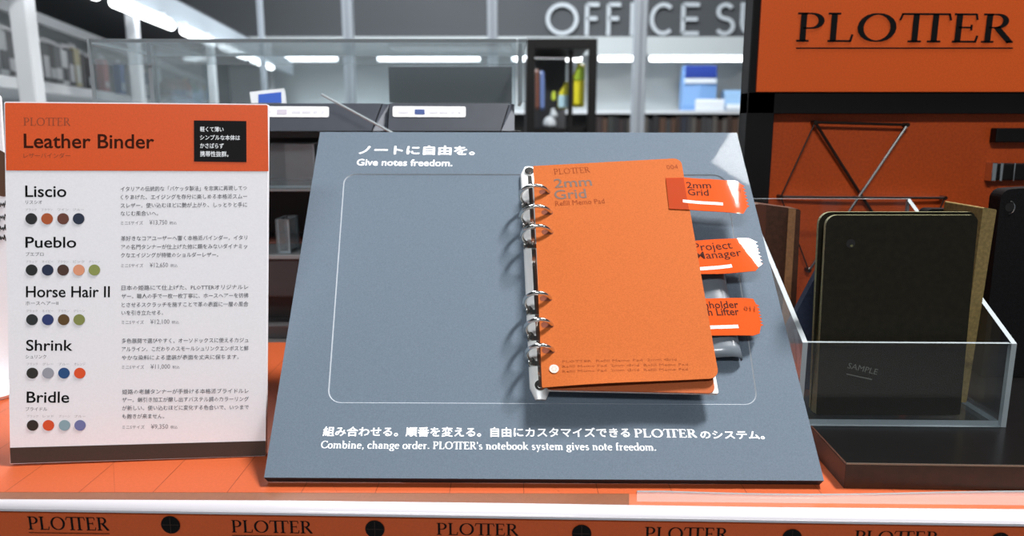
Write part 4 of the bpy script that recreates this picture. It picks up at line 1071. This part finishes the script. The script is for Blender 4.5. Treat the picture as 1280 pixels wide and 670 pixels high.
# goods on the pale shelf
def pack(name, label, cat, u0, u1, v0, v1, Y, dep, col, bands=(), group=None, base=None):
    x0, x1, z0, z1 = Xv(u0, v1, Y), Xv(u1, v1, Y), (Z(v1, Y) if base is None else base), Z(v0, Y)
    o = thing(name, label, cat, ((x0 + x1) / 2, Y + dep / 2, z0), group)
    w = (x1 - x0); mb = MB()
    # pillow shaped pack: bulging middle, crimped top
    secs = [(0, .8), (.12, 1), (.8, .95), (.93, .35), (1, .12)]
    vs = []
    for t_, k in secs:
        z = z0 + (z1 - z0) * t_
        for a, b in ((0, -.5), (.5, -.62), (1, -.5), (1, .5), (.5, .62), (0, .5)):
            vs.append(Vector((x0 + w * a, Y + dep / 2 + dep * b * k * .8, z)))
    fs = [(i * 6 + j, i * 6 + (j + 1) % 6, (i + 1) * 6 + (j + 1) % 6, (i + 1) * 6 + j) for i in range(4) for j in range(6)] + [tuple(range(6))[::-1], tuple(24 + j for j in range(6))]
    mb.add(vs, fs); link('bag', mb, flat('pack_%d_%d_%d' % col, col, rough=.4), parent=o)
    for ta, tb_, c in bands:
        mb = MB(); za, zb2 = z0 + (z1 - z0) * ta, z0 + (z1 - z0) * tb_
        mb.box(x0 + w * .04, x1 - w * .04, Y + dep * .5 - dep * .56, Y + dep * .5 - dep * .40, za, zb2, b=.001)
        link('printed_front', mb, flat('pack_%d_%d_%d' % c, c, rough=.4), parent=o)
    return o
zsh = Z(138, YS) + .0005
pack('paper_pack', 'tall blue and white pack on the pale shelf under the large letters', 'pack', 853, 895, 81, 138, YS + .02, .12, (128, 172, 226), [(.72, .98, (34, 62, 150)), (.60, .70, (226, 236, 246))], base=zsh)
pack('paper_pack', 'low light blue pack right of the tall blue one', 'pack', 906, 948, 112, 138, YS + .03, .14, (150, 190, 228), [(.05, .3, (230, 238, 244))], base=zsh)
pack('paper_pack', 'white crumpled pack lying in front of the tall blue one', 'pack', 869, 905, 124, 138, YS - .11 + .12, .012, (226, 234, 242), base=zsh)
zlo = Z(172, YS) + .0005
cols = [(24, 22, 22), (44, 30, 22), (32, 36, 34), (20, 20, 24), (66, 44, 30), (48, 48, 50), (28, 32, 44), (76, 72, 68), (38, 26, 26)]
u = 746; i = 0
ends = []
while u < 936:
    w = random.choice((5, 6, 7, 8)); ends.append((u, u + w)); u += w + .6
for i, (a, b) in enumerate(ends):
    c = random.choice(cols); h = random.uniform(143.5, 151)
    mb = MB().box(Xv(a, 160, YS), Xv(b, 160, YS), YS + .02, YS + .2, zlo, Z(h, YS), b=.003)
    o = link('book', mb, flat('book_%d_%d_%d' % c, c, rough=.6))
    tag(o, 'dark book in the row on the lowest wall shelf under the sign', 'book', 'dark books on the lowest wall shelf')
# black product frame in the middle distance
YG = 2.2
gd = thing('product_frame', 'black framed product stand left of the pale wall shelf', 'stand', (Xv(702, 150, YG), YG, FZ))
gx0, gx1 = Xv(658, 100, YG), Xv(746, 100, YG); gz = Z(48, YG); w_ = .024
for x in (gx0, gx1 - w_): link('post', MB().box(x, x + w_, YG, YG + w_, FZ, gz, b=.001), M['black'], parent=gd)
link('post', MB().box(Xv(711, 100, YG), Xv(717, 100, YG), YG + .02, YG + .034, FZ, gz - .03, b=.001), M['black'], parent=gd)
link('top_bar', MB().box(gx0 + w_, gx1 - w_, YG, YG + .3, gz - .028, gz, b=.001), M['black'], parent=gd)
link('back_panel', MB().box(gx0, Xv(716, 100, YG), YG + .28, YG + .3, FZ, gz - .03), flat('charcoal_back', (66, 68, 72)), parent=gd)
zg = Z(160, YG); link('shelf', MB().box(gx0 + w_, gx1 - w_, YG + .03, YG + .28, zg - .02, zg), M['black'], parent=gd)
def bottle(label, u, v0, r, Y, col, cap, z0, group=None, shoulder=.72):
    c = PY(u, 100, Y); h = min(.125, max(.08, Z(v0, Y) - z0))
    o = thing('bottle', label, 'bottle', (c.x, Y, z0), group)
    mb = MB().lathe([(r * .9, 0), (r, h * .03), (r, h * shoulder * .8), (r * .85, h * shoulder), (r * .4, h * .88), (r * .36, h * .9)], (c.x, Y, z0), 16); link('body', mb, flat('b_%d_%d_%d' % col, col, rough=.3), parent=o, smooth=True)
    mb = MB().lathe([(r * .45, h * .9), (r * .45, h * .99), (r * .4, h)], (c.x, Y, z0), 14); link('cap', mb, flat('b_%d_%d_%d' % cap, cap, rough=.3), parent=o, smooth=True)
    mb = MB().lathe([(r * 1.012, h * .15), (r * 1.012, h * shoulder * .55)], (c.x, Y, z0), 16); link('label', mb, flat('b_%d_%d_%d' % cap, cap, rough=.4), parent=o, smooth=True)
    return o
def pouch(label, q, Y, dep, col, group=None, fold=None):
    f = Fr(PY(q[0][0], q[0][1], Y), (1, 0, 0), (0, 0, 1)); p = roundpoly(ccw([f.pix(*k) for k in q]), .006)
    o = thing('pouch', label, 'pouch', f.o + Vector((0, dep / 2, 0)), group)
    mb = MB(); cxp = sum(a for a, b in p) / len(p); cyp = sum(b for a, b in p) / len(p)
    pi = [(cxp + (a - cxp) * .8, cyp + (b - cyp) * .86) for a, b in p]
    n = len(p); mb.add(f.poly(p, -dep / 2) + f.poly(pi, 0) + f.poly(pi, -dep), [(i, (i + 1) % n, n + (i + 1) % n, n + i) for i in range(n)] + [(i, 2 * n + i, 2 * n + (i + 1) % n, (i + 1) % n) for i in range(n)] + [tuple(n + i for i in range(n)), tuple(2 * n + i for i in range(n))[::-1]])
    link('bag', mb, flat('p_%d_%d_%d' % col, col, rough=.35), parent=o, smooth=True)
    if fold:
        pf = roundpoly(ccw([f.pix(*k) for k in fold[0]]), .003); mb = MB(); slab(mb, f, pf, 0, .004); link('printed_patch', mb, flat('p_%d_%d_%d' % fold[1], fold[1], rough=.35), parent=o)
    return o
pouch('tall yellow pouch hanging at the right inside the black stand', [(716, 134), (731, 134), (732, 80), (724, 76), (716, 96)], YG + .06, .03, (224, 216, 40), fold=([(717, 100), (730.5, 100), (730.5, 84), (722, 84)], (148, 178, 44)))
pouch('yellow and pale blue pouch at the centre of the black stand', [(697, 136), (711, 136), (711, 101), (707, 102), (698, 116)], YG + .05, .03, (214, 208, 52), fold=([(698, 134), (710, 134), (710, 119), (698, 119)], (168, 204, 218)))
pouch('small yellow green pouch beside the white ornament in the black stand', [(689, 126), (695, 126), (695, 113), (690, 114)], YG + .04, .02, (178, 196, 60))
for k, (a, b, c) in enumerate(((661, 668, (120, 126, 128)), (669, 674, (112, 70, 56)), (675, 681, (96, 118, 170)))):
    o = pouch(['grey strip pack hanging leftmost in the black stand', 'rusty brown strip pack second from left in the black stand', 'blue strip pack hanging third from left in the black stand'][k], [(a, 138), (b, 138), (b, 84 + 2 * k), (a, 84 + 2 * k)], YG + .06 + .004 * k, .02, c, group='strip packs in the black stand')
o = thing('white_ornament', 'small white knobbly ornament on the shelf of the black stand', 'ornament', (Xv(690, 155, YG), YG + .05, zg))
cx_, cz_ = Xv(688, 155, YG), zg
for nm, rr, dx_, z0 in (('body', .020, 0, 0), ('head', .012, .012, .030), ('stem', .007, .010, .046)):
    mb = MB().lathe([(rr * .5, 0), (rr * .95, rr * .35), (rr, rr * .75), (rr * .8, rr * 1.3), (rr * .35, rr * 1.7)], (cx_ + dx_, YG + .05, cz_ + z0), 14); link(nm, mb, M['letter'], parent=o, smooth=True)

# left shelving that runs away from the camera
G0 = Vector((-1.2, 1.85, 0)); GD = Vector((-.67, 2.75, 0)).normalized(); GN = Vector((GD.y, -GD.x, 0))
def G(t, off, z): p = G0 + GD * t + GN * off; return Vector((p.x, p.y, z))
def gbox(mb, t0, t1, o0, o1, z0, z1): return mb.hexa([G(t0, o1, z0), G(t0, o0, z0), G(t1, o0, z0), G(t1, o1, z0), G(t0, o1, z1), G(t0, o0, z1), G(t1, o0, z1), G(t1, o1, z1)][:8])
gs = thing('shelf_unit', 'long pale shelf unit running back along the left side with hanging goods', 'shelf', G(1, 0, FZ))
TA, TB = -.75, 3.4
link('back_panel', gbox(MB(), TA, TB, -.36, -.34, FZ, .72), M['peg'], parent=gs)
for z0, z1 in ((.282, .310), (-.10, -.07)): link('shelf_board', gbox(MB(), TA, TB, -.34, 0, z0, z1), M['post_white'], parent=gs)
link('shelf_riser', gbox(MB(), 1.95, TB, -.12, -.004, .3105, .345), M['post_white'], parent=gs)
link('shelf_lip', gbox(MB(), TA, TB, -.05, -.035, .474, .502), M['post_white'], parent=gs)
def VL(Y, z, d=0): return Vector((-1.06 - .125 * (Y - 2) + d, Y, z))
vp = [VL(1.2, .53), VL(5, .53), VL(5, .53, -.02), VL(1.2, .53, -.02)]
link('valance', MB().hexa(vp + [p + Vector((0, 0, .085)) for p in vp]), flat('valance_grey', (150, 160, 168)), parent=gs)
for Y_, hw in ((1.62, .018), (2.24, .0145), (3.06, .0145)):
    c = VL(Y_, FZ, -.012); link('upright', MB().box(c.x - hw, c.x + hw, Y_ - hw, Y_ + hw, FZ, .5295, b=.003), M['post_white'], parent=gs)
vp = [VL(1.2, .612, -.02), VL(5, .612, -.02), G(2.95, -.34, .612), G(TA, -.34, .612)]
link('canopy', MB().hexa(vp + [p + Vector((0, 0, .02)) for p in vp]), M['wall_dark'], parent=gs)
for i, (a, b) in enumerate(((1.45, 1.9), (2.0, 2.46), (2.58, 2.95), (3.06, 3.5), (3.62, 4.1))):
    p, q = VL(a, .508, .032), VL(b, .508, .032); d = (q - p).normalized() * .006
    ft = thing('lamp_tube', 'glowing lamp tube under the left canopy, ' + ['nearest of the five', 'second from the camera', 'middle one of five', 'fourth from the camera', 'farthest of the five'][i], 'lamp', p, 'lamp tubes under the left canopy')
    link('tube', MB().tube([p, p + d, q - d, q], [.008, .014, .014, .008], seg=12), M['tube'], parent=ft, smooth=True)
    link('holder', MB().tube([p + Vector((0, 0, .018)), q + Vector((0, 0, .018))], .006, seg=6), M['post_white'], parent=ft, smooth=True)
    for e in (p.lerp(q, .12), p.lerp(q, .88)): link('bracket', MB().box(e.x - .034, e.x, e.y - .004, e.y + .004, e.z + .016, e.z + .034), M['post_white'], parent=ft)
PK = [(-14, (44, 48, 50), (216, 220, 222)), (4, (206, 212, 214), (60, 62, 66)), (14, (56, 58, 60), (214, 216, 220)), (24, (222, 226, 228), (36, 36, 40)), (56, (70, 76, 76), (208, 210, 212)), (64, (30, 30, 34), (200, 204, 206)), (71, (92, 98, 100), (226, 228, 230)), (79, (228, 232, 234), (64, 66, 70)), (87, (60, 62, 64), (220, 222, 224)), (95, (198, 190, 150), (226, 230, 226)), (102, (30, 26, 28), (66, 62, 66)), (110, (36, 34, 38), (210, 212, 216)), (130, (206, 110, 106), (224, 206, 206)), (150, (86, 124, 190), (206, 224, 240)), (164, (224, 226, 230), (206, 150, 150)), (180, (104, 120, 140), (220, 224, 228))]
KN = {(44, 48, 50): 'dark'}
def on_line(u, off):
    d = raydir(u, 60); d.z = 0; g = G(0, off, 0)
    k = g.cross(GD).z / d.cross(GD).z
    return (d * k - g).dot(GD)
for i, (u_, c, c2) in enumerate(PK):
    t_ = on_line(u_, -.078); z0, z1 = .326, .326 + random.uniform(.104, .122); dw = .030
    nm = ['charcoal', 'pale', 'slate', 'white', 'greenish grey', 'black', 'mid grey', 'bright white', 'dim grey', 'cream', 'jet black', 'inky black', 'coral red', 'blue', 'white and pink', 'steel blue'][i]
    o = thing('hanging_pack', nm + ' pack hanging on the left shelf unit, number %s from the camera' % ['one', 'two', 'three', 'four', 'five', 'six', 'seven', 'eight', 'nine', 'ten', 'eleven', 'twelve', 'thirteen', 'fourteen', 'fifteen', 'sixteen'][i], 'pack', G(t_, -.09, z0), 'packs hanging on the left shelf unit')
    link('bag', gbox(MB(), t_ - dw, t_ + dw, -.105, -.078, z0, z1), flat('h_%d_%d_%d' % c, c, rough=.4), parent=o)
    k = .3 + .4 * random.random()
    link('printed_front', gbox(MB(), t_ - dw * .8, t_ + dw * .7, -.0778, -.0765, z0 + (z1 - z0) * .1, z0 + (z1 - z0) * k), flat('h_%d_%d_%d' % c2, c2, rough=.4), parent=o)
    link('header_card', gbox(MB(), t_ - dw, t_ + dw, -.094, -.089, z1, z1 + .016), M['label'], parent=o)
for i, (u_, c, c2) in enumerate(((208, (122, 62, 40), (90, 60, 50)), (215, (134, 92, 56), (60, 60, 50)), (222, (150, 84, 46), (90, 40, 20)), (231, (212, 116, 44), (230, 180, 120)), (240, (140, 190, 156), (220, 230, 224)), (248, (226, 226, 222), (210, 210, 210)), (254, (206, 170, 70), (230, 220, 200)))):
    c0 = G(on_line(u_, -.045), -.045, .3455)
    o = bottle(['dark brown', 'olive brown', 'rust brown', 'orange', 'mint green', 'white', 'mustard yellow'][i] + ' bottle standing on the far left shelf behind the clear case', u_, 96, .036, c0.y, c, c2, .3455, group='bottles on the left shelf unit')
pw = Xv(290, 100, 4.7)
mb = MB().box(Xv(286, 100, 4.75), Xv(340, 100, 4.75), 4.75, 4.8, FZ, Z(80, 4.75), b=.02)
tag(link('white_partition', mb, M['post_white']), 'white partition at the far end of the left shelves', 'partition')
# ceiling lamps and the added fill
for i, (loc, sx, sy, w, col) in enumerate(LAMPS):
    ft = thing('ceiling_light', ['ceiling light right above the display board and tower', 'ceiling light to the right above the tower', 'long added fill light behind the viewer', 'long ceiling light before the signboard', 'ceiling light over the left shelves'][i], 'ceiling light', (loc[0], loc[1], CZ - .03), 'ceiling lights')
    link('housing', MB().box(loc[0] - sx / 2 - .02, loc[0] + sx / 2 + .02, loc[1] - sy / 2 - .02, loc[1] + sy / 2 + .02, CZ - .03, CZ - .0005, b=.004), M['post_white'], parent=ft)
    link('diffuser', MB().box(loc[0] - sx / 2, loc[0] + sx / 2, loc[1] - sy / 2, loc[1] + sy / 2, CZ - .036, CZ - .0302), M['lamp'], parent=ft)
    ft.rotation_euler.z = TURN.get(loc, 0)
